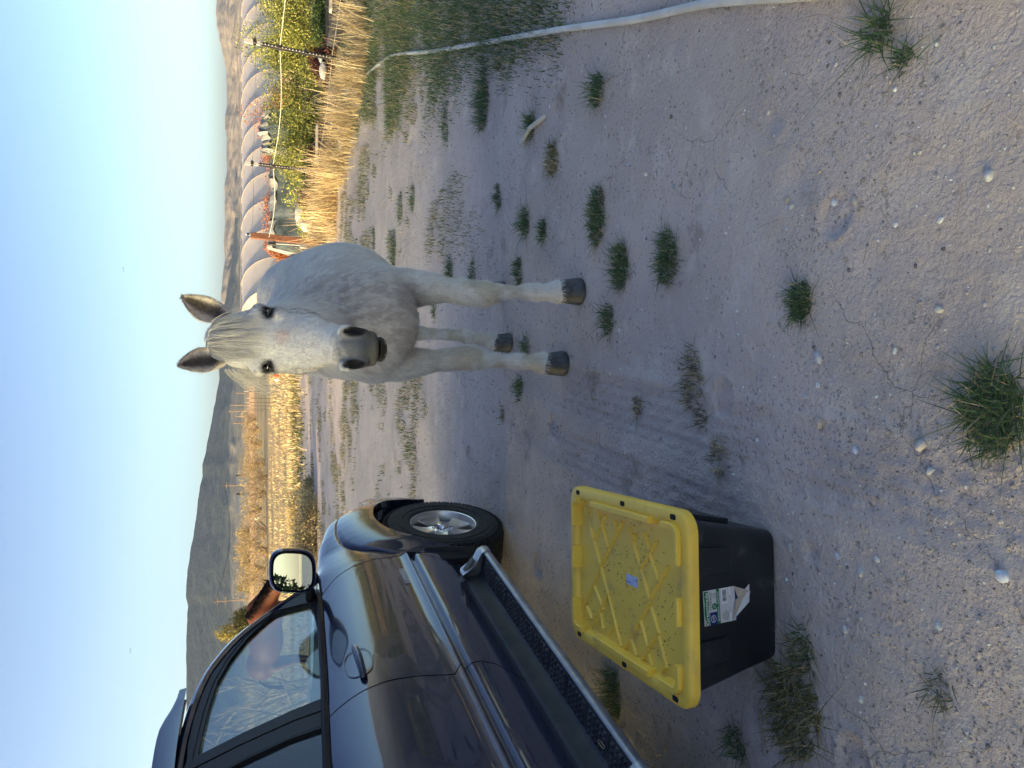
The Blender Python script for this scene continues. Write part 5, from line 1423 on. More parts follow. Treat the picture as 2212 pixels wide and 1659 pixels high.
TF = [  # x, y, rx, ry, n, height, label
 (.53, 3.08, .11, .07, 420, .070, 'green grass tuft nearest in front of the hoof on the right'),
 (.80, 3.32, .14, .085, 520, .075, 'large green tuft up and right of the tuft by the hoof'),
 (.30, 3.20, .075, .05, 170, .075, 'small green tuft just in front of the gap between the front hooves'),
 (.50, 2.68, .11, .08, 420, .070, 'green tuft alone between the hooves and the round central tuft'),
 (.02, 2.50, .13, .07, 260, .060, 'wide thin greyish tuft in the tyre prints between horse and tote'),
 (-.12, 2.44, .045, .035, 70, .05, 'tiny scrap of grass beside the thin greyish tuft'),
 (-.10, 2.93, .05, .03, 80, .050, 'dry brownish tuft above the tyre prints'),
 (-.26, 2.33, .07, .05, 110, .055, 'sparse yellowish tuft near the right side of the tote'),
 (.25, 1.91, .062, .052, 360, .050, 'round bright green tuft alone in the middle foreground'),
 (-.06, 1.28, .105, .075, 620, .062, 'big lush dark green tuft at the nearest edge of the ground'),
 (.93, 1.60, .055, .05, 130, .10, 'green tuft beside the white pipe in the near right corner'),
 (.83, 1.52, .035, .03, 70, .06, 'small thin tuft left of the tuft beside the pipe'),
 (1.40, 3.32, .085, .07, 190, .11, 'spiky green tuft with long blades right of centre'),
 (1.97, 5.14, .20, .13, 420, .13, 'tall lush green tuft near the green verge by the pipe'),
 (1.51, 4.20, .07, .05, 130, .09, 'green tuft beside the broken bit of white pipe'),
 (1.22, 3.87, .09, .07, 160, .08, 'dry olive tuft below the bit of white pipe'),
 (.96, 4.30, .10, .07, 190, .08, 'green tuft left one of a pair beyond the large tuft'),
 (.86, 4.02, .07, .05, 120, .065, 'smaller tuft of the pair beyond the large tuft'),
 (1.25, 4.85, .09, .06, 130, .06, 'purplish dark weed clump among the right hand tufts'),
 (.68, 4.42, .09, .06, 150, .07, 'green tuft just behind the front leg on the right'),
 (.91, 6.05, .13, .09, 200, .08, 'bright green patch behind the horse on the right'),
 (.80, 5.42, .10, .07, 120, .06, 'thin patch of grass in front of the bright green patch'),
 (.20, 4.30, .10, .07, 140, .07, 'green tuft behind the front hoof on the left'),
 (-.02, 4.40, .08, .06, 110, .07, 'green tuft just left of the front leg on the left'),
 (-.20, 4.75, .06, .04, 60, .05, 'faint dry tuft left of the horse beyond the wheel line'),
 (1.50, 8.5, .22, .14, 260, .11, 'dark green clump behind the belly of the horse'),
 (1.87, 8.1, .18, .10, 160, .09, 'green clump right of the one behind the belly'),
 (1.83, 7.5, .14, .09, 140, .08, 'low green clump nearer than its neighbour on the right'),
 (2.14, 6.2, .16, .09, 160, .07, 'flat green clump below the verge grass'),
 (.65, 6.6, .13, .07, 110, .06, 'bright tuft seen between the horse legs'),
 (-1.0, 1.93, .15, .12, 560, .075, 'wide mat of dull grass at the near left corner of the tote'),
 (-.80, 1.90, .075, .055, 170, .055, 'low grass along the bottom edge of the tote'),
 (-1.22, 2.22, .07, .05, 130, .07, 'dark tuft in the shade left of the tote'),
 (-1.40, 3.15, .13, .08, 260, .10, 'dark green tuft under the running board'),
 (1.81, 9.8, .2, .1, 160, .09, 'green clump at the foot of the wooden post'),
 (-.75, 1.42, .05, .04, 60, .05, 'wispy tuft in the near left foreground'),
]
for i, t in enumerate(TF):
    pal = GREYG if i in (4, 5, 6, 7, 24, 35) else (OLIVE if i in (15, 30) else GREEN)
    tuft(*t, pal=pal, dead=.55 if i in (6, 7, 24) else (.30 if i in (15, 30, 31, 4) else .10), seed=i, w=.0026 if t[1] > 3.5 else .0019, lean=.95 if i in (9, 30) else .75)

# loose ground cover, nobody could count it
def cover(name, label, fn, n, box, h, w, pal, dead, lean=.45, seed=1, nseg=2, cat='grass'):
    r = np.random.default_rng(seed); x = r.uniform(box[0], box[1], n * 4); y = box[2] * (box[3] / box[2]) ** r.random(n * 4)
    m = fn(x, y); keep = r.random(n * 4) < m; x, y, m = x[keep][:n], y[keep][:n], m[keep][:n]
    hh = h * r.uniform(.35, 1.2, len(x)) * (.5 + .5 * m); z = ground_h(x, y) - .005
    ww = w * np.ones(len(x)) * (1 + .03 * y)
    V, F, C = blades(np.stack([x, y, z], 1), hh, ww, lean, pal, r, nseg, .5, dead)
    o = mesh(name, V, F, M_blade, None, False, col=C); return tag(o, label, cat, kind='stuff')
def pipe_x(y): return np.interp(y, [1.7, 2.4, 3.0, 3.8, 5.2, 6.7, 8.35, 9.3, 10.65, 13], [1.02, 1.37, 1.57, 1.89, 2.39, 2.95, 3.59, 3.88, 4.23, 4.9])
def f_verge(x, y):
    e = x - (1.35 + .19 * (y - 1.0)); n = fbm(x * 1.3, y * 1.1, 4, 51)
    base = smooth(-.15, .5, e + (n - .5) * 1.6) * smooth(.42, .55, n + .10 * smooth(4, 6, y)) * smooth(3.6, 5.2, y + (n - .5) * 2) * smooth(15, 12.5, y)
    return base
cover('verge_grass', 'green and brown grass verge along the white pipe', f_verge, 120000, (1.2, 9.5, 2.6, 14), .080, .0026, GREEN + GREEN + GREEN + OLIVE[:1], .13, seed=3)
def f_scraps(x, y):
    n = fbm(x * 1.1, y * 1.1, 2, 61) * .6 + fbm(x * 4, y * 4, 2, 62) * .4; return smooth(.55, .62, n) * smooth(4.6, 7, y) * smooth(36, 22, y) * (1 - .9 * smooth(.7, .0, np.abs(x - .25 * y + .9)) * (y < 8))
cover('scattered_grass', 'scattered low grass patches across the dirt beyond the horse', f_scraps, 150000, (-13, 11, 4.6, 34), .075, .0023, GREEN + OLIVE, .30, seed=4)
def f_dry(x, y): return smooth(.36, .56, fbm(x * .25, y * .22, 4, 71)) * smooth(19, 27, y)
cover('dry_field_grass', 'golden dry grass of the far fields', f_dry, 42000, (-46, 46, 19, 95), .30, .012, STRAW, .0, seed=5, lean=.35, nseg=2)
def f_dry2(x, y): return smooth(.50, .62, fbm(x * .3 + 9, y * .3, 4, 77)) * smooth(18, 24, y) 
cover('field_weeds', 'olive green weeds in bands across the golden field', f_dry2, 26000, (-34, 34, 18, 60), .20, .012, OLIVE, .25, seed=6, lean=.5, nseg=2)
# tall straw along the fence
def f_straw(x, y):
    fx = 4.83 - (y - 11.5) * .428; d = np.abs(x - fx + .2)
    return smooth(1.4, .2, d) * smooth(.42, .60, fbm(x * 1.3, y * 1.3, 3, 81)) * smooth(9.0, 10.6, y + (fbm(x * .7, y * .2, 2, 83) - .5) * 3) 
cover('tall_straw', 'tall golden straw grass along the wire fence', f_straw, 15000, (1.2, 9.5, 9.0, 17.5), .52, .0044, STRAW, .0, lean=.45, seed=7, nseg=4)
cover('straw_litter', 'dead straw stems scattered over the verge', lambda x, y: smooth(.45, .65, fbm(x * .8, y * .8, 3, 91)) * smooth(1.2, 2.2, x - .12 * y), 4200, (1.5, 8.5, 4.0, 11), .16, .0016, STRAW, 0, lean=1.1, seed=8, nseg=2)

cover('straw_plume', 'tall feathery straw plumes rising from the golden grass', lambda x, y: f_straw(x, y) * smooth(.52, .66, fbm(x * 2.2, y * 2.2, 2, 87)), 5000, (1.2, 9.5, 9.0, 17.5), .85, .0050, [STRAW[2], STRAW[0]], .0, lean=.30, seed=17, nseg=5)
cover('yard_litter', 'broken dry stems littering the dirt yard', lambda x, y: smooth(.50, .62, fbm(x * 1.7, y * 1.7, 3, 97)), 900, (-2.5, 3.0, .9, 6), .050, .0009, STRAW + [(.30, .24, .18)], 0, lean=2.2, seed=18, nseg=2)
# pebbles and grit
def pebble_geo(r, s):
    t = (1 + 5 ** .5) / 2; v = np.array([(-1, t, 0), (1, t, 0), (-1, -t, 0), (1, -t, 0), (0, -1, t), (0, 1, t), (0, -1, -t), (0, 1, -t), (t, 0, -1), (t, 0, 1), (-t, 0, -1), (-t, 0, 1)]) / 1.9
    v = v * (1 + r.normal(0, .13, (12, 1))) * np.array([1, r.uniform(.55, .95), r.uniform(.35, .7)]) * s
    a = r.uniform(0, 6.28); c_, s_ = math.cos(a), math.sin(a); v = v @ np.array([[c_, s_, 0], [-s_, c_, 0], [0, 0, 1]]); return v
ICO = np.array([(0, 11, 5), (0, 5, 1), (0, 1, 7), (0, 7, 10), (0, 10, 11), (1, 5, 9), (5, 11, 4), (11, 10, 2), (10, 7, 6), (7, 1, 8), (3, 9, 4), (3, 4, 2), (3, 2, 6), (3, 6, 8), (3, 8, 9), (4, 9, 5), (2, 4, 11), (6, 2, 10), (8, 6, 7), (9, 8, 1)])
M_peb = mat('pebble', (1, 1, 1), (.8, .8, .8), scale=60, rough=.75, tint=True, bump=.2, bscale=150, bdist=.001)
r9 = np.random.default_rng(77); VV = []; FF = []; CC = []; nb = 0
PC = [(.66, .64, .60), (.55, .52, .48), (.42, .36, .31), (.60, .50, .40), (.30, .31, .33), (.75, .75, .73), (.20, .18, .17), (.42, .39, .36)]
for k in range(10000):
    y = .8 + 7.5 * r9.random() ** 1.6; x = r9.uniform(-.62, .62) * y * 1.15
    s = r9.choice([.0022, .0032, .0045, .0065], p=[.45, .33, .17, .05]) * r9.uniform(.7, 1.3) * (1 + .10 * y)
    c = np.array(PC[r9.choice(8, p=[.18, .16, .12, .06, .08, .20, .08, .12])]) * r9.uniform(.75, 1.1); v = pebble_geo(r9, s)
    VV.append(v + [x, y, 0]); FF.append(ICO + nb); CC.append(np.tile(c, (12, 1))); nb += 12
for k in range(14000):
    y = .8 + 6.5 * r9.random() ** 1.5; x = r9.uniform(-.62, .62) * y * 1.15
    if fbm(np.array([x * 2.2]), np.array([y * 2.2]), 2, 33)[0] < .46: continue
    s = r9.uniform(.002, .0055) * (1 + .12 * y); c = np.array((.46, .405, .345)) * r9.uniform(.55, 1.1); v = pebble_geo(r9, s)
    VV.append(v + [x, y, 0]); FF.append(ICO + nb); CC.append(np.tile(c, (12, 1))); nb += 12
VV = np.concatenate(VV); cz_ = VV.reshape(-1, 12, 3).mean(1); VV[:, 2] += np.repeat(ground_h(cz_[:, 0], cz_[:, 1]), 12)
tag(mesh('gravel', VV, np.concatenate(FF), M_peb, None, False, col=np.clip(np.concatenate(CC), 0, .85)), 'loose grit and small pebbles strewn over the dirt', kind='stuff')
def stone(px, py, s, c, label, flat=.5, asp=.75):
    p = gnd(px, py); r = np.random.default_rng(int(px * 7 + py)); s *= 1.25; v = pebble_geo(r, s)
    v[:, 2] *= flat / .5; o = mesh('stone', v, ICO, M_peb, None, False, col=np.tile(c, (12, 1)), loc=(p.x, p.y, gz(p.x, p.y) + s * .12)); bevel(o, s * .12, 2, 10); tag(o, label, 'stone', 'larger stones lying on the dirt')
ST = [(2180, 1243, .016, (.62, .68, .78), 'bluish white angular stone at the end of the ground crack'), (1798, 436, .013, (.66, .70, .74), 'pale bluish pebble right of the cluster of tan stones'), (1855, 433, .015, (.42, .40, .37), 'speckled grey brown stone beside the pale bluish pebble'),
      (1706, 432, .012, (.50, .42, .33), 'tan stone at the edge of a scraped hollow'), (1712, 446, .012, (.62, .60, .53), 'pale stone resting under the tan stone of the hollow'), (1712, 1182, .016, (.44, .42, .38), 'tan grey stone in a small hole beside the tote corner'),
      (2143, 380, .013, (.58, .58, .56), 'curved pale stone near the lower right'), (1943, 485, .009, (.74, .76, .76), 'small white stone near the round central tuft'), (1400, 376, .012, (.66, .64, .60), 'white stone near the spiky tuft'), (1361, 355, .009, (.60, .66, .68), 'pale stone next to the white stone by the spiky tuft'),
      (1770, 773, .019, (.56, .56, .55), 'flat rectangular pale stone embedded in the dirt'), (1748, 856, .014, (.52, .51, .49), 'long flat grey stone below the rectangular one'), (1778, 913, .017, (.52, .44, .36), 'round tan flat stone in the tyre prints'), (1774, 832, .010, (.74, .74, .70), 'small white egg shaped pebble'), (2000, 960, .017, (.52, .49, .46), 'flat pinkish stone beside the big lush tuft'),
      (2027, 668, .012, (.66, .63, .54), 'cream stone in the lower middle'), (1932, 758, .011, (.60, .62, .62), 'round white stone above the lush tuft'), (1856, 972, .011, (.62, .64, .72), 'bluish pebble in the tyre prints'), (1637, 951, .008, (.66, .66, .64), 'white pebble near the sparse yellowish tuft'), (2032, 1352, .012, (.62, .62, .58), 'white stone in the lower left ground'),
      (1828, 1359, .011, (.62, .62, .58), 'cream coloured stone left of the lower middle'), (1902, 1207, .009, (.64, .66, .66), 'pair of pale chips low on the left'), (1816, 1201, .012, (.60, .63, .68), 'whitish blue stone right of the tote bottom'), (1860, 1235, .012, (.56, .56, .53), 'light stone below the whitish blue stone'),
      (2012, 1018, .012, (.60, .60, .57), 'small pale stone under the tyre tread lines'), (1871, 1510, .010, (.64, .64, .60), 'white oval stone in the far lower left'), (2044, 476, .010, (.72, .73, .70), 'white stone on the right foreground'), (1958, 1245, .008, (.60, .52, .36), 'yellowish pebble low on the left'), (1780, 373, .009, (.55, .44, .34), 'orange tan pebble on the right'), (1462, 405, .011, (.34, .37, .40), 'slate grey chip near the spiky tuft')]
for s_ in ST: stone(*s_)

# ---------------------------------------------------------------- white pipe, bits and pieces
M_pipe = mat('white_poly_pipe', (.60, .60, .56), (.50, .49, .45), scale=5, rough=.5, bump=.08, bscale=40, bdist=.002)
pp = [(.80, .95), (.98, 1.45), (1.17, 1.91), (1.37, 2.38), (1.57, 2.95), (1.89, 3.79), (2.39, 5.17), (2.95, 6.69), (3.59, 8.35), (3.88, 9.33), (4.23, 10.65)]
pts = []
for i in range(len(pp) - 1):
    for k in range(6):
        t = k / 6; p0 = pp[max(i - 1, 0)]; p1 = pp[i]; p2 = pp[i + 1]; p3 = pp[min(i + 2, len(pp) - 1)]
        q = [.5 * (2 * b_ + (-a_ + c_) * t + (2 * a_ - 5 * b_ + 4 * c_ - d_) * t * t + (-a_ + 3 * b_ - 3 * c_ + d_) * t ** 3) for a_, b_, c_, d_ in zip(p0, p1, p2, p3)]
        pts.append((q[0] + .004 * math.sin(i * 1.1 + k * .18), q[1], q[1]))
pz = np.array([gz(q[0], q[1]) for q in pts]); pz = np.convolve(np.pad(pz, 4, mode='edge'), np.ones(9) / 9, 'valid') + .016; pts = [(q[0], q[1], z_) for q, z_ in zip(pts, pz)]
b = MB(); b.tube(pts, [.0170 + .0002 * math.sin(i * 2.1) for i in range(len(pts))], 14); o = b.build('water_pipe', M_pipe, None, True); tag(o, 'long white plastic water pipe running over the ground on the right', 'pipe')
a_, c_ = gnd(2064 / 1.8228, 564 / 1.8228), gnd(2156 / 1.8228, 456 / 1.8228)
b = MB(); b.tube([(a_.x, a_.y, gz(a_.x, a_.y) + .012), (a_.x * .6 + c_.x * .4 + .02, a_.y * .6 + c_.y * .4, gz(a_.x, a_.y) + .018), (c_.x, c_.y, gz(c_.x, c_.y) + .004)], [.016, .015, .012], 10); tag(b.build('pipe_piece', M_pipe, None, True), 'short broken length of white pipe poking out of the dirt', 'pipe piece')
p = gnd(1583, 1085); q = gnd(1607, 1086); b = MB(); M = Matrix.Rotation(0, 3, 'Z')
dv = (q - p); L = dv.length; nrm = Vector((-dv.y, dv.x, 0)).normalized() * .0042; z0 = gz(p.x, p.y)
b.add([p + nrm + Vector((0, 0, z0 + .004)), p - nrm + Vector((0, 0, z0 + .004)), p - nrm * .8 + dv * .8 + Vector((0, 0, z0 + .005)), p + dv + Vector((0, 0, z0 + .004)), p + nrm * .8 + dv * .8 + Vector((0, 0, z0 + .005)), p + Vector((0, 0, z0 + .008))], [(0, 5, 4), (5, 1, 2), (5, 2, 3), (5, 3, 4), (0, 4, 3, 2, 1)])
tag(b.build('plastic_shard', M_wht), 'narrow pointed white plastic shard lying near the tote', 'shard')
# rubber band forgotten on the running board
b = MB(); cxy = TR.matrix_basis @ Vector((.05, -2.02, .372)); b.tube([cxy + Vector((.008 * math.cos(t) + .002 * math.sin(3 * t), .028 * math.sin(t), .001)) for t in np.linspace(0, 6.2832, 25)], .0012, 5)
tag(b.build('rubber_band', mat('tan_rubber', (.42, .33, .24), rough=.6), None, True), 'tan rubber band lying on the running board', 'rubber band')
# twigs
M_deadtwig = mat('dead_twig', (.40, .34, .27), (.30, .25, .20), scale=30, rough=.9)
for (x0, y0, x1, y1, w, lb_) in ((1655, 1530, 1660, 1632, .006, 'dry grey stick lying left of the tote'), (1330, 165, 1285, 190, .003, 'thin pale straw stem beside the spiky tuft'), (1585, 25, 1555, 12, .003, 'curled dead seed head beside the pipe'), (1440, 1625, 1452, 1560, .003, 'short dead stem in the shade left of the tote')):
    p, q = gnd(x0, y0), gnd(x1, y1); b = MB(); n = 6
    b.tube([(p.x + (q.x - p.x) * k / n + .004 * math.sin(k * 2.2), p.y + (q.y - p.y) * k / n, gz(p.x + (q.x - p.x) * k / n, p.y + (q.y - p.y) * k / n) + w * .8) for k in range(n + 1)], [w * (1 - .5 * k / n) for k in range(n + 1)], 6); tag(b.build('twig', M_deadtwig, None, True), lb_, 'twig')
# ---------------------------------------------------------------- fence on the right
M_tpost = mat('dark_steel_post', (.035, .04, .04), (.06, .055, .05), scale=8, rough=.6, metal=.3)
M_tip = mat('grey_post_tip', (.42, .42, .42), rough=.7)
M_ins = mat('black_insulator', (.02, .02, .022), rough=.5)
M_wood = mat('brown_stained_post', (.20, .085, .045), (.13, .055, .03), scale=14, rough=.7, bump=.3, bscale=40, bdist=.003)
M_wire = mat('pale_fence_cord', (.42, .44, .38), rough=.7); M_steel = mat('galvanised_steel', (.45, .46, .47), (.36, .37, .38), scale=20, rough=.4, metal=.8)
POSTS = [((4.74, 11.5), (4.85, 11.5, 1.56)), ((3.76, 14.0), (3.80, 14.0, 1.53))]
WH = (.35, .72, 1.08, 1.42); anchors = []
def tpost(base, top, label, group, ins=True, rad=.026, parts=True):
    bx, by = base; b0 = Vector((bx, by, float(macro(bx, by)) - .02)); tp = Vector(top)
    t = thing('fence_post', label, 'fence post', b0, 0, group)
    d = tp - b0; u = d.normalized(); b = MB()
    b.tube([Vector((0, 0, 0)), d * .86], rad * .55, 6)
    b.box(d * .43 + Vector((0, rad * .7, 0)), (rad * .5, rad * 1.4, d.length * .86), u.to_track_quat('Z', 'Y').to_matrix() if False else Vector((0, 0, 1)).rotation_difference(u).to_matrix())
    b.box(d * .43, (rad * 2.2, rad * .5, d.length * .86), Vector((0, 0, 1)).rotation_difference(u).to_matrix())
    pole = b.build('pole', M_tpost, t)
    b = MB(); b.box(d * .93, (rad * 2.1, rad * 1.2, d.length * .14), Vector((0, 0, 1)).rotation_difference(u).to_matrix()); b.build('painted_tip', M_tip, t)
    if parts:
        b = MB()
        for k in range(26): b.box(d * (.1 + .03 * k) + Vector((0, -rad * .8, 0)), (rad * .45, rad * .6, .012))
        b.build('stud', M_tip, t)['kind'] = 'stuff'
    A = []
    for h in WH:
        q = d * ((h + .02) / d.length)
        if ins and h < d.length:
            b = MB(); b.box(q + Vector((0, -rad, 0)), (rad * 2.8, rad * 3.2, .045), None, .006); b.tube([q + Vector((-rad * 2, -rad * 1.5, 0)), q + Vector((rad * 2, -rad * 1.5, 0))], .012, 6); b.build('insulator', M_ins, t)
        A.append(b0 + q + Vector((0, -.03, 0)))
    anchors.append(A); return t
FG = 'wire fence posts on the right'
tpost(*POSTS[0], 'leaning dark steel fence post before the yellow green bushes', FG)
tpost(*POSTS[1], 'leaning dark steel fence post between the red shrubs and row cover', FG)
wp = thing('wooden_post', 'brown wooden post with metal bracket behind the white horse', 'post', (2.86, 16.0, 0))
b = MB(); M = Matrix.Rotation(.05, 3, 'Y'); b.box((.03, 0, .70), (.115, .115, 1.44), M, .006); b.build('post', M_wood, wp)
b = MB(); b.tube([(.07, 0, 1.36), (.075, 0, 1.52)], .008, 6); b.build('rod', M_steel, wp); b = MB(); b.box((.085, -.01, 1.47), (.05, .05, .04), None, .006); b.build('insulator', M_ins, wp)
b = MB(); b.box((-.075, -.02, 1.02), (.07, .06, .14), None, .01); b.build('latch_box', M_ins, wp); b = MB(); b.tube([(-.075, -.03, .98), (-.08, -.03, .45)], .008, 6); b.build('cable', M_pipe, wp)
b = MB(); b.box((-.085, -.02, .42), (.10, .06, .14), None, .006); b.build('bracket', M_steel, wp)
anchors.append([Vector((2.9, 15.95, h)) for h in WH])
anchors.insert(0, [Vector((6.35, 8.1, h + .03)) for h in WH])
for h in range(4):
    b = MB()
    for A, B in zip(anchors[:-1], anchors[1:]):
        b.tube([A[h].lerp(B[h], k / 10) - Vector((0, 0, .07 * math.sin(math.pi * k / 10) * (1 if h in (1, 2) else .5))) for k in range(11)], .0055 if h == 2 else .0028, 5, False)
    tag(b.build('fence_wire', M_wire if h in (0, 2) else M_tpost), ('lowest pale strand of the wire fence on the right', 'second dark strand from the bottom of the wire fence', 'thick pale cord strung third from the bottom between the posts', 'topmost thin dark strand of the wire fence')[h], 'fence wire')
# far fence
FP = [(608, 831.8), (602, 846), (597, 860.5), (594, 870), (585, 877), (582, 884), (569, 888)]
FT = [526.8, 526.8, 531, 530, 534, 531, 529]; prev = None
for i, ((bx, by), tx) in enumerate(zip(FP, FT)):
    g_ = gnd(bx, by); tp = at(tx, by + (1.5 if i == 0 else -.5), g_.y); w_ = len(anchors)
    tpost((g_.x, g_.y), tuple(tp), ('nearest', 'second', 'third', 'fourth', 'fifth', 'sixth', 'farthest')[i] + ' thin dark post of the far field fence left of the horse', 'posts of the far field fence', ins=i < 3, rad=.022, parts=False)
fa = anchors[w_ - 6:]
b = MB()
for h in (0, 2, 3):
    for A, B in zip(fa[:-1], fa[1:]): b.tube([A[h], B[h]], .006, 4, False)
tag(b.build('fence_wire', M_tpost), 'dark wires along the far field fence', 'fence wire')

# ---------------------------------------------------------------- shrubs
def shrub(name, label, cat, x, y, rx, ry, h, n, size, pal, seed, group=None, z0=None, flow=.0, bare=.0, dense=.5, top=None):
    r = np.random.default_rng(seed); z = float(macro(x, y)) if z0 is None else z0
    t = thing(name, label, cat, (x, y, z), 0, group); K = 14; cl = r.normal(0, 1, (K, 3)); cl /= np.linalg.norm(cl, axis=1)[:, None]; cl *= r.uniform(.3, .85, (K, 1)); cl[:, 2] = np.abs(cl[:, 2]) * .9
    cr = r.uniform(.25, .5, K); k = r.integers(0, K, n); q = r.normal(0, 1, (n, 3)); q /= np.linalg.norm(q, axis=1)[:, None]; q *= r.uniform(.5, 1.12, (n, 1)); P = cl[k] + q * cr[k][:, None]
    P = P[(P[:, 2] > -.05)]; n = len(P); kk = k[:n]
    tw = r.normal(0, .03, (n, 3)); P = P + tw
    P = P * [rx, ry, h * .82] + [0, 0, h * .10]
    V, F = leaf_cloud(P, size, r)
    V[:, 2] = np.maximum(V[:, 2], .0)
    tone = np.array(pal)[(r.integers(0, K, K)[kk] + r.integers(0, 2, n)) % len(pal)] * r.uniform(.6, 1.35, (n, 1))
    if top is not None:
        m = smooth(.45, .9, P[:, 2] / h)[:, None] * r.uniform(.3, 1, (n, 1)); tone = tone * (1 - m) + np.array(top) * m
    mesh('foliage', V, F, M_leaf, t, False, col=np.clip(tone.repeat(4, 0), 0, .85))['kind'] = 'stuff'
    b = MB()
    for i in range(10 if size < .2 else 6):
        c = cl[i % K] * [rx, ry, h * .8]; b.tube([(c[0] * .1, c[1] * .1, 0), (c[0] * .5, c[1] * .5, c[2] * .55), (c[0], c[1], c[2])], [.03 * h, .02 * h, .008 * h], 5)
    b.build('branch', M_twig, t)['kind'] = 'stuff'
    return t
YG = [(.34, .36, .09), (.26, .30, .08), (.42, .40, .11), (.18, .23, .06), (.12, .16, .05)]
RED = [(.46, .16, .05), (.34, .11, .05), (.52, .24, .08), (.26, .11, .06)]
MAR = [(.075, .025, .022), (.10, .035, .03), (.05, .025, .02), (.13, .05, .04)]
G1 = 'bushes of the garden row behind the fence'
shrub('leafy_bush', 'tall yellow green leafy bush at the right edge behind the fence', 'bush', 8.6, 15.4, 1.5, 1.0, 1.95, 34000, .021, YG, 1, G1)
shrub('leafy_bush', 'yellow green leafy bush directly behind the leaning post', 'bush', 6.9, 15.8, 1.15, 1.0, 1.62, 27000, .021, YG, 2, G1)
shrub('leafy_bush', 'yellow green leafy bush left of the leaning post', 'bush', 5.6, 15.9, 1.05, .9, 1.30, 24000, .021, YG, 3, G1)
shrub('leafy_bush', 'last low yellow green bush beside the dark row cover', 'bush', 4.55, 15.9, .8, .8, 1.02, 16000, .021, YG[1:], 4, G1)
DG = [(.05, .09, .03), (.04, .07, .03), (.07, .11, .035)]
shrub('leafy_bush', 'dark green undergrowth below the yellow green bushes', 'bush', 7.9, 14.6, 2.0, .5, .62, 12000, .030, DG, 5, G1)
shrub('leafy_bush', 'dark green low foliage above the raised bed with a pale board', 'bush', 4.15, 15.3, .9, .5, .58, 8000, .030, DG, 6, G1)
shrub('maroon_bush', 'dark maroon leafed bush with a white bag beside it', 'bush', 5.75, 13.9, .42, .40, .58, 3800, .030, MAR, 7)
shrub('maroon_bush', 'dark maroon bush right of the second fence post', 'bush', 4.15, 15.0, .40, .35, .62, 2600, .030, MAR, 8)
shrub('maroon_bush', 'maroon bush left of the second fence post', 'bush', 3.62, 15.4, .36, .32, .60, 2200, .030, MAR, 9)
for i, (px, py, Y, rx, h, lb_) in enumerate(((598, 235, 22, .75, 1.45, 'orange red shrub right of the white plastic hoops'), (600, 285, 23, .65, 1.25, 'orange red shrub behind the yellow blossoms'), (606, 325, 23, .6, 1.15, 'small orange red shrub above the dark row cover'), (597, 405, 22, .65, 1.35, 'orange red shrub between the steel posts and the horse'), (600, 480, 22, .75, 1.3, 'wide orange red shrub right of the wooden post'), (604, 515, 21.5, .7, 1.2, 'orange shrub just behind the wooden post'), (606, 545, 21.5, .55, 1.1, 'orange shrub showing between wooden post and horse'))):
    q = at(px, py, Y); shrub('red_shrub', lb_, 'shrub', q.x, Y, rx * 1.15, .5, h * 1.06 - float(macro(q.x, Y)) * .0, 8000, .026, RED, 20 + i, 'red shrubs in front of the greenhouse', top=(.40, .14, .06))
YF = [(.50, .52, .06), (.40, .44, .06), (.22, .28, .05)]
shrub('flower_clump', 'yellow green blossoms hanging beside the first dark row cover', 'flowers', 4.55, 17.2, .85, .25, .95, 1500, .035, YF, 41)
shrub('flower_clump', 'yellow blossoms in front of the long dark row cover', 'flowers', 3.55, 16.9, .60, .22, .62, 1300, .035, YF, 42)

# row covers: netting over hoops with slumped plastic
M_net = mat('dark_netting', (.06, .085, .10), (.035, .05, .06), scale=5, rough=.75, bump=.4, bscale=9, bdist=.03, c3=(.16, .20, .22), s3=2)
M_film = mat('white_plastic_film', (.50, .50, .46), (.36, .38, .38), scale=4, rough=.45, bump=.5, bscale=6, bdist=.05, trans=.35)
def cover_row(label, x0, y0, x1, y1, w, h, seed, film):
    r = np.random.default_rng(seed); t = thing('row_cover', label, 'row cover', (x0, y0, 0)); n = 26; P = []; Q = []
    for i in range(n):
        u = i / (n - 1); x = (x1 - x0) * u; y = (y1 - y0) * u; hh = h * (.82 + .26 * float(fbm(np.array([u * 5.0 + seed]), np.array([0.]), 3, seed)[0])) * (1 if 0 < i < n - 1 else .5)
        P.append([(x, y - w * math.cos(math.pi * k / 12) * (1 if True else 0), max(0, hh * math.sin(math.pi * k / 12) + .03 * math.sin(i * 2 + k))) for k in range(13)])
        Q.append([(x, y - (w + .02) * math.cos(math.pi * k / 12) - .02, hh * math.sin(math.pi * k / 12) + .03 + .03 * math.sin(i * 1.7 + k * 1.3)) for k in range(4, 13)])
    b = MB(); b.grid(P); b.build('netting', M_net, t, True)
    for (a, c) in film:
        b = MB(); b.grid(Q[int(a * n):int(c * n) + 1]); o = b.build('plastic_sheet', M_film, t, True)
    return t
cover_row('long dark netting row cover with slumped white plastic on top', 3.0, 18.6, 5.6, 18.4, .45, 1.02, 3, [(0.02, .30), (.36, .62)])
cover_row('rounded dark and clear plastic row cover beside the yellow green bush', 5.0, 17.5, 5.9, 17.4, .45, 1.22, 9, [(0.0, .45), (.55, 1)])
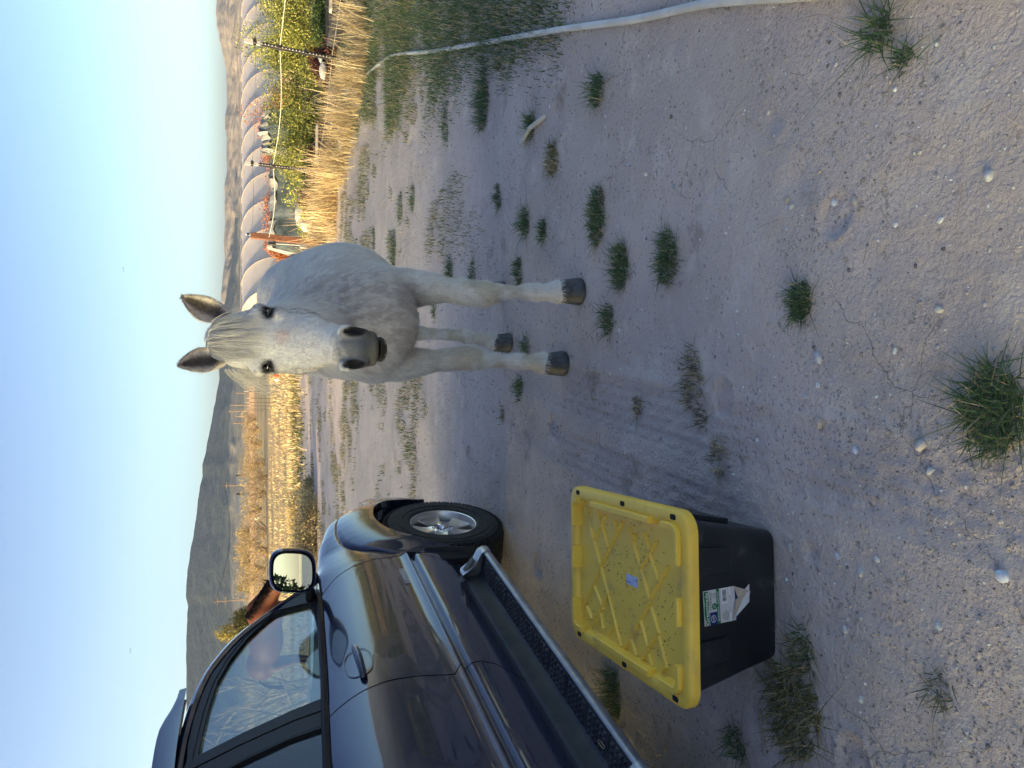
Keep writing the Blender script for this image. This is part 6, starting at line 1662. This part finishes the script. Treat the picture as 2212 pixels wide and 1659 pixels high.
# raised beds
M_bedside = mat('dark_bed_boards', (.022, .026, .032), (.04, .04, .045), scale=9, rough=.7); M_board2 = mat('weathered_pale_board', (.50, .46, .38), (.38, .35, .29), scale=8, rough=.85, bump=.3, bscale=20, bdist=.004); M_soil = mat('bed_soil', (.06, .045, .035), rough=1)
def bed(label, x, y, sx_, sy_, h, rz):
    t = thing('raised_bed', label, 'raised bed', (x, y, 0), rz)
    for dx, dy, a, b_ in ((0, -sy_ / 2, sx_, .05), (0, sy_ / 2, sx_, .05), (-sx_ / 2, 0, .05, sy_ - .06), (sx_ / 2, 0, .05, sy_ - .06)):
        b = MB(); b.box((dx, dy, h / 2), (a, b_, h), None, .006); b.build('side_board', M_bedside, t)
    b = MB(); b.box((0, -sy_ / 2 - .01, h + .022), (sx_ + .06, .12, .04), Matrix.Rotation(.02, 3, 'Y'), .005); b.build('cap_board', M_board2, t)
    b = MB(); b.box((0, 0, h * .42), (sx_ - .06, sy_ - .06, h * .8)); b.build('soil', M_soil, t)
bed('dark raised bed with a pale cap board between the straw clumps', 4.25, 14.6, .62, .9, .30, .1)
bed('dark raised bed with a long pale cap board at the right edge', 6.75, 12.7, 2.1, 1.1, .26, .08)
M_bag = mat('white_poly_bag', (.62, .63, .64), (.46, .47, .48), scale=9, rough=.5, bump=.6, bscale=14, bdist=.03, trans=.2)
def bag(label, x, y, z, sx_, sy_, sz_, seed, tail=None, m=M_bag):
    r = np.random.default_rng(seed); P = []
    for i in range(15):
        th = math.pi * i / 14; row = []
        for k in range(21):
            a = 6.2832 * k / 20; ww = 1 + .16 * math.sin(3 * a + seed) * math.sin(th) + .10 * math.sin(7 * a + i); row.append((sx_ * math.sin(th) * math.cos(a) * ww, sy_ * math.sin(th) * math.sin(a) * ww, sz_ * (math.cos(th) + .12 * math.sin(5 * a) * math.sin(th))))
        P.append(row)
    b = MB(); b.grid(P, True)
    if tail: b.tube([(0, 0, 0), Vector(tail) * .55, Vector(tail) * .75, tail], [sy_ * .7, .018, .03, .05], 9)
    o = b.build('plastic_bag', m, None, True); o.location = (x, y, z); tag(o, label, 'bag'); return o
bag('white plastic bag with knotted top hanging beside the maroon bush', 5.40, 13.6, .27, .15, .07, .06, 3, (.22, 0, .04))
q = at(647, 463, 17.5); bag('large beige plastic bag in front of the red shrubs', q.x, 17.5, max(.14, q.z), .26, .10, .10, 4)
q = at(662, 487, 16.5); bag('small pale bag below the beige bag', q.x, 16.5, max(.1, q.z), .12, .1, .13, 5)
q = at(680, 505, 16.2); bag('grey plastic bag in the straw beside the wooden post', q.x, 16.2, .13, .16, .12, .13, 6)
q = at(722, 300, 12.5); bag('crumpled white plastic at the foot of the dark raised bed', q.x, 12.6, .07, .17, .08, .06, 7)
q = at(728, 205, 12.0); bag('pale plastic crumpled in the straw below the maroon bush', q.x, 12.0, .06, .15, .08, .05, 8)

# ---------------------------------------------------------------- long greenhouse
M_poly = mat('greenhouse_film', (.66, .61, .56), (.60, .56, .52), scale=.8, rough=.5, bump=.12, bscale=1.2, bdist=.08, trans=.15)
M_rib = mat('greenhouse_rib', (.20, .18, .18), rough=.6)
GHx, GHy, gha = 7.0, 58.0, R_(23); ghw, ghh, pitch_, nb_ = 4.6, 3.15, 2.55, 22
t = thing('greenhouse', 'long white plastic tunnel greenhouse with many hoops across the right', 'greenhouse', (GHx, GHy, -1.6), gha)
def ghp(u, a, r_=1.0, rise=1.0): return Vector((u, ghw - ghw * r_ * math.cos(a), ghh * r_ * math.sin(a) ** .8 * rise if math.sin(a) > 0 else 0))
for i in range(0, nb_):
    P = []
    for j in range(9):
        v = j / 8; sag = 1 - .012 * math.sin(math.pi * v) ** .7
        P.append([ghp((i + v) * pitch_, math.pi * k / 20, sag) for k in range(21)])
    b = MB(); b.grid(P, True); b.build('film_panel', M_poly, t, True)
    b = MB(); b.tube([ghp(i * pitch_, math.pi * k / 24, 1.012) for k in range(25)], .035, 6); b.build('hoop', M_rib, t, True)
b = MB(); b.tube([ghp(u, math.pi / 2, 1.015) for u in (0, nb_ * pitch_)], .05, 6); b.build('ridge_rail', M_poly, t)
b = MB(); b.add([ghp(nb_ * pitch_, math.pi * k / 20) for k in range(21)], [tuple(range(21))]); b.build('end_wall', M_poly, t); b = MB(); b.add([ghp(0, math.pi * k / 20) for k in range(21)], [tuple(range(20, -1, -1))]); b.build('end_wall', mat('dimmed_end_film', (.26, .25, .24), rough=.6), t)  # near end film darkened in colour to dim its sunlit face

# ---------------------------------------------------------------- middle distance on the left
M_polewood = mat('utility_pole_wood', (.22, .15, .10), (.18, .12, .08), scale=3, rough=.9); M_whitebox = mat('white_painted_box', (.72, .70, .62), (.6, .58, .5), scale=4, rough=.7)
def upole(label, top, base, y, cross=((.08, 1.0),), H_=9.0, lamp=False):
    Y = H_ * FPX / (base - top) * .98; p = at(base, y, Y); z0 = float(macro(p.x, Y)); hh = at(top, y, Y).z - z0
    t = thing('utility_pole', label, 'utility pole', (p.x, Y, z0), 0, 'utility poles across the valley'); w = max(.10, Y * .00042)
    b = MB(); b.tube([(0, 0, 0), (0, 0, hh)], [w * 1.3, w], 7); b.build('pole', M_polewood, t)
    for f_, l_ in cross: b = MB(); b.box((0, 0, hh * (1 - f_)), (2.4 * l_, w * 1.1, w * 1.2)); b.build('crossarm', M_polewood, t)
    return Vector((p.x, Y, z0 + hh * .95))
pa = []
pa.append(upole('tall utility pole with two crossarms above the brown horse', 461, 524, 1295, ((.10, 1.0), (.30, .9))))
pa.append(upole('utility pole with crossarms left of the middle', 481, 528, 1047.7, ((.14, 1.0), (.27, .6))))
pa.append(upole('utility pole with a triangular head near the far fence', 492, 524, 888, ((.12, 1.1), (.28, .7))))
pa.append(upole('plain pole just right of the triangular headed one', 496, 524, 875, ((.05, .5),)))
pa.append(upole('small pole nearest the horse ear', 508, 524, 849, ((.1, .8),), 8)); upole('small pole in the valley beside the dirt bank', 506, 524, 899, ((.1, .8),), 8); upole('small far pole right of the two crossarm pole', 504, 523, 914, ((.1, .8),), 8)
upole('far pole in front of the dark hill foot', 502, 522, 1178, ((.12, 1.),), 8); upole('distant pole above the orange shrubs', 505, 522, 1205, ((.12, 1.),), 8)
b = MB()
for A, B in zip(pa[:-1], pa[1:]):
    b.tube([A.lerp(B, k / 12) - Vector((0, 0, 3.0 * math.sin(math.pi * k / 12))) for k in range(13)], .045, 4, False)
tag(b.build('power_line', M_tpost), 'thin sagging power line between the utility poles', 'power line')
# dirt bank with the road along the valley
b = MB(); P = []
for i in range(41):
    x = -190 + i * 9.0; y = 210 - .12 * x; P.append([(x, y - 7, -1.7), (x, y - 3, -.95 + .25 * math.sin(i * .9)), (x, y, -.55 + .2 * math.sin(i * .7)), (x, y + 8, -.6), (x, y + 14, -1.7)])
b.grid(P); tag(b.build('dirt_bank', mat('sunlit_clay', (.42, .27, .16), (.36, .24, .15), scale=.3, rough=1)), 'low reddish dirt bank of the valley road', kind='structure')
q = gnd(559, 1120); t = thing('bee_box', 'small white box standing in the dry brush on the left', 'box', (q.x, q.y, q.z)); b = MB(); b.box((0, 0, .33), (.42, .42, .66), None, .01); b.build('box', M_whitebox, t); b = MB(); b.box((0, 0, .69), (.48, .48, .05), None, .008); b.build('cover', M_whitebox, t)
q = at(522, 822, 150); tag(MB().box((0, 0, 1.0), (1.3, 1.3, 2.0), None, .3).build('water_tank', M_whitebox), 'small white water tank far beyond the fence', 'tank').location = (q.x, 150, -1.6)
for (y0, y1, x0, lb_, Y) in ((1113, 1071, 484, 'pale blue shed roof under the low hill left of the crossarm pole', 260), (1048, 1030, 489, 'pale blue shed roof right of the crossarm pole', 260)):
    A, B = at(x0 + 28, y0, Y), at(x0 + 28, y1, Y); t = thing('tunnel_shed', lb_, 'shed', ((A.x + B.x) / 2, Y, -1.6)); w = abs(B.x - A.x); b = MB()
    b.grid([[(-w / 2 + w * i / 6, 4 - 4 * math.cos(math.pi * k / 10), 4.8 * math.sin(math.pi * k / 10) ** .7 if k not in (0, 10) else 0) for k in range(11)] for i in range(7)], True); b.build('roof', mat('bluish_tarp', (.10, .12, .16), (.08, .10, .14), scale=1, rough=.7), t, True)
# orange and white cloth behind the horse's cheek
q = gnd(604, 816)
t = thing('tarp_bundle', 'orange and white tarp bundle in the dry grass behind the horse cheek', 'tarp', (q.x, q.y, q.z)); 
for nm, off, sc_, cc_ in (('orange_part', (.16, 0, .24), (.22, .18, .26), (.60, .12, .05)), ('white_part', (-.14, 0, .20), (.18, .16, .24), (.66, .64, .60))):
    P = []
    for i in range(9):
        th = math.pi * i / 8; P.append([(off[0] + sc_[0] * math.sin(th) * math.cos(6.2832 * k / 12) * (1 + .2 * math.sin(k * 2.1 + i)), off[1] + sc_[1] * math.sin(th) * math.sin(6.2832 * k / 12), max(0, off[2] + sc_[2] * math.cos(th))) for k in range(13)])
    b = MB(); b.grid(P, True); b.build(nm, mat(nm + '_cloth', cc_, rough=.8), t, False)

def bare_shrub(label, x, y, w, h, seed, n=26, col=M_twig, group='bare shrubs in the golden field', z0=None, thick=.012, leaves=True):
    r = np.random.default_rng(seed); z = float(macro(x, y)) if z0 is None else z0; t = thing('bare_shrub', label, 'shrub', (x, y, z), 0, group); b = MB()
    for k in range(n):
        a = r.uniform(0, 6.28); e = r.uniform(.3, 1.2); L = r.uniform(.6, 1.1); d = Vector((math.cos(a) * e * w, math.sin(a) * e * w * .6, h)); p = Vector((r.normal(0, w * .12), r.normal(0, w * .1), 0)); pts = [p.copy()]
        for i in range(4):
            p = p + d * L / 4 + Vector((r.normal(0, w * .09), r.normal(0, w * .05), r.normal(0, h * .03))); pts.append(p.copy())
        rr = thick * r.uniform(.5, 1.4); b.tube(pts, [rr * (1 - .2 * i) for i in range(5)], 4, False)
        for j in range(3):
            o = pts[r.integers(1, 4)]; q = o + Vector((r.normal(0, w * .3), r.normal(0, w * .2), r.uniform(.05, .4) * h)); b.tube([o, o.lerp(q, .5) + Vector((r.normal(0, .03), 0, .02)), q], [rr * .5, rr * .4, rr * .2], 3, False)
    b.build('branch', col, t)['kind'] = 'stuff'
    if not leaves: return t
    m_ = int(n * 26); P = np.stack([r.normal(0, w * .55, m_), r.normal(0, w * .4, m_), h * r.uniform(.05, 1.05, m_)], 1); V, F = leaf_cloud(P, max(.03, h * .032), r); C = (np.array([(.40, .29, .13), (.30, .22, .11), (.46, .36, .18), (.24, .20, .10)])[r.integers(0, 4, m_)] * r.uniform(.7, 1.2, (m_, 1))).repeat(4, 0)
    mesh('dry_leaf', V, F, M_leaf, t, False, col=C)['kind'] = 'stuff'
    return t
BS = [(566, 960, .9, 'bare golden shrub right of the middle pole'), (572, 1000, 1.0, 'tangled bare shrub under the sheds'), (578, 1030, 1.1, 'dark stemmed bare shrub below the crossarm pole'), (574, 1065, 1.2, 'pale branched bare shrub just right of the white box'), (566, 1100, 1.0, 'bare shrub behind the white box'), (576, 1150, 1.2, 'bare shrub left of the white box'), (580, 1190, 1.3, 'twisted bare shrub above the sagebrush'), (574, 1230, 1.2, 'bare shrub near the truck mirror'), (590, 1265, 1.2, 'bare shrub beside the brown horse head'), (560, 930, .8, 'low bare shrub at the foot of the road bank'), (556, 1010, .9, 'small far bare shrub below the right shed'), (552, 1170, .9, 'far bare shrub under the orange bushes'), (554, 905, .7, 'low far bare shrub beyond the fence end'), (556, 1250, 1.0, 'far bare shrub right of the brown horse')]
for i, (px, py, h, lb_) in enumerate(BS):
    g_ = gnd(px, py); s_ = 1.0; bare_shrub(lb_, g_.x, g_.y, .020 * h * g_.y, h * .024 * g_.y, 200 + i, 26, thick=.008 + g_.y * .0003)
ORG = [(.42, .31, .16), (.34, .27, .14), (.48, .37, .20), (.26, .22, .11)]
for i, (px, py, h, lb_) in enumerate(((545, 1150, 2.0, 'small tan orange tree beyond the white box'), (545, 1195, 2.6, 'taller tan orange tree in front of the dark hill'), (548, 1222, 1.8, 'low tan shrub beside the taller orange tree'), (545, 1268, 1.9, 'greenish tan shrub right of the pole by the brown horse'))):
    g_ = gnd(px, py); k_ = g_.y / 95; shrub('tan_tree', lb_, 'tree', g_.x, g_.y, h * .5 * k_, h * .4 * k_, h * k_, 2600, .075 * k_, ORG if i < 3 else OLIVE, 260 + i, 'tan trees at the field edge')
LIT_SAGE = [(.56, .46, .25), (.46, .39, .21), (.34, .32, .17), (.64, .52, .30)]  # lightened sage, low sun put into the leaf tones and paler tops
for i, (px, py, w, h, lb_) in enumerate(((676, 1085, .65, .42, 'low sagebrush nearest the truck nose'), (684, 1130, .85, .62, 'wide pale sagebrush mound above the truck hood'), (684, 1180, .9, .78, 'large golden sagebrush mound beside the truck mirror'), (672, 1225, .9, .75, 'sagebrush behind the truck mirror'), (655, 1110, .8, .5, 'sagebrush behind the pale mound'))):
    g_ = gnd(px, py); shrub('sagebrush', lb_, 'shrub', g_.x, g_.y, w, w * .6, h, 5200, .024, LIT_SAGE, 280 + i, 'sagebrush mounds between truck and field', top=(.68, .55, .30))
g_ = at(560, 1365, 100); shrub('round_tree', 'round yellow green tree rising behind the brown horse', 'tree', at(484, 1365, 100).x, 100, 3.2, 2.6, 6.2, 17000, .15, [(.22, .20, .05), (.15, .15, .045), (.10, .11, .04), (.28, .24, .07)], 300, z0=-1.7, top=(.30, .25, .07))  # crown top yellowed, sunlight put into its leaf colour
# bare trees glimpsed through the cab and over the roof
for i, (x, y, w, h, lb_) in enumerate(((-6.6, 14.0, 1.0, 2.4, 'pale bare tree seen through the side window'), (-7.6, 13.0, 1.1, 2.8, 'bare tree with thick pale limbs seen through the side window'), (-8.4, 16.0, 1.3, 3.0, 'bare branches behind the cab window'), (-9.5, 13.5, 1.3, 3.2, 'bare tree rising just above the truck roof'), (-7.2, 19.0, 1.3, 2.2, 'golden bare thicket far behind the cab'))):
    bare_shrub(lb_, x, y, w, h, 400 + i, 20, mat('pale_bare_wood', (.46, .38, .26), (.34, .27, .18), scale=6, rough=.9), 'bare trees behind the truck', thick=.034, leaves=False)

# ---------------------------------------------------------------- brown horse
BH = Vector((-4.9, 16.2, 0))
F2 = Field(np.arange(-1.5, 1.7, .028), np.arange(-.7, .7, .028), np.arange(.0, 2.0, .028))
F2.ell((-.25, 0, 1.12), (.62, .31, .33), k=.1); F2.ell((.30, 0, 1.14), (.36, .27, .34), k=.1); F2.ell((-.78, 0, 1.20), (.34, .28, .30), k=.1)
F2.seg((.42, 0, 1.26), (1.02, -.08, .92), .13, .25, .085, .15, side=(0, 1, 0), k=.08); F2.seg((1.02, -.08, .95), (1.20, -.1, .62), .085, .11, .055, .07, side=(0, 1, 0), k=.05); F2.seg((1.2, -.1, .62), (1.24, -.1, .48), .055, .06, .05, .05, side=(0, 1, 0), k=.03)
for (x, y) in ((.38, .15), (.46, -.15), (-.88, .15), (-.78, -.15)):
    hd_ = x < 0
    F2.seg((x, y, .95), (x + (.04 if not hd_ else .06), y, .52), .10, .13, .055, .06, k=.05); F2.seg((x + (.04 if not hd_ else .06), y, .52), (x + (.02 if not hd_ else -.02), y, .14), .045, .05, .04, .045, k=.03); F2.seg((x, y, .14), (x + .05, y, .02), .042, .045, .06, .065, k=.03)
V_, F_ = F2.surface(); V_ = relax(V_, F_, 1, .5); V_[:, 2] = np.maximum(V_[:, 2], 0)
cb = np.tile([.15, .045, .016], (len(V_), 1)); dk = np.clip(smooth(.62, .42, V_[:, 2]) + smooth(.5, .62, V_[:, 0]) * .0, 0, 1)[:, None]; cb = cb * (1 - dk) + np.array([.03, .018, .014]) * dk
cb *= (.85 + .3 * fbm(V_[:, 0] * 5, V_[:, 2] * 5, 3, 5))[:, None]
bh = thing('horse', 'brown horse with black mane grazing beyond the truck windscreen', 'horse', BH, R_(-14))
mesh('body', V_, F_, mat('bay_coat', (1, 1, 1), rough=.6, tint=True, spec=.35), bh, True, col=cb)
roots = []; dirs = []; lens = []; cols = []
for k in range(1400):
    t_ = random.random(); p_ = Vector((.32, 0, 1.50)).lerp(Vector((1.08, -.08, 1.10)), t_); roots.append(p_ + Vector((0, random.uniform(-.03, .03), random.uniform(-.03, .02)))); dirs.append((random.uniform(-.1, .2), random.uniform(-1, -.2), .1)); lens.append(random.uniform(.15, .32)); cols.append((.025, .016, .014))
strands('mane', roots, dirs, lens, M_fur, bh, .006, cols, droop=3, nseg=4, wob=.02, origin=Vector((0, 0, 0)))
for yy in (-.14, -.02):
    b = MB(); b.add([(1.02, yy - .03, 1.08), (1.08, yy - .03, 1.05), (1.05, yy + .03, 1.06), (1.09, yy, 1.22)], [(0, 1, 3), (1, 2, 3), (2, 0, 3), (0, 2, 1)]); b.build('ear', mat('dark_ear', (.05, .025, .02), rough=.9), bh)
b = MB(); b.tube([(1.10, -.10 + .08 * math.cos(a), .86 + .09 * math.sin(a)) for a in np.linspace(0, 6.2832, 17)], .010, 5, False); b.build('halter', mat('tan_halter', (.42, .26, .12), rough=.7), bh)
roots = [Vector((-1.10, random.uniform(-.03, .03), 1.28)) for k in range(200)]
strands('tail', roots, [(-.6, random.uniform(-.2, .2), -.3)] * 200, [random.uniform(.6, .9)] * 200, M_fur, bh, .006, [(.03, .02, .016)] * 200, droop=4, nseg=6, wob=.03, origin=Vector((0, 0, 0)))

# two birds high in the sky
for (px, py, lb_) in ((267, 582, 'tiny dark bird high in the sky above the horse'), (282, 1405, 'tiny dark bird high in the sky above the truck')):
    q = at(px, py, 60); b = MB(); b.add([(0, 0, 0), (.10, .05, .05), (.20, 0, .02), (.10, -.04, .04), (-.10, .05, .05), (-.20, 0, .02), (-.10, -.04, .04), (0, .12, -.01), (0, -.12, 0), (0, 0, -.03)], [(0, 1, 2, 3), (0, 6, 5, 4), (7, 0, 9), (8, 9, 0), (7, 9, 8, 0)])
    o = b.build('bird', M_ins); o.location = q; tag(o, lb_, 'bird')
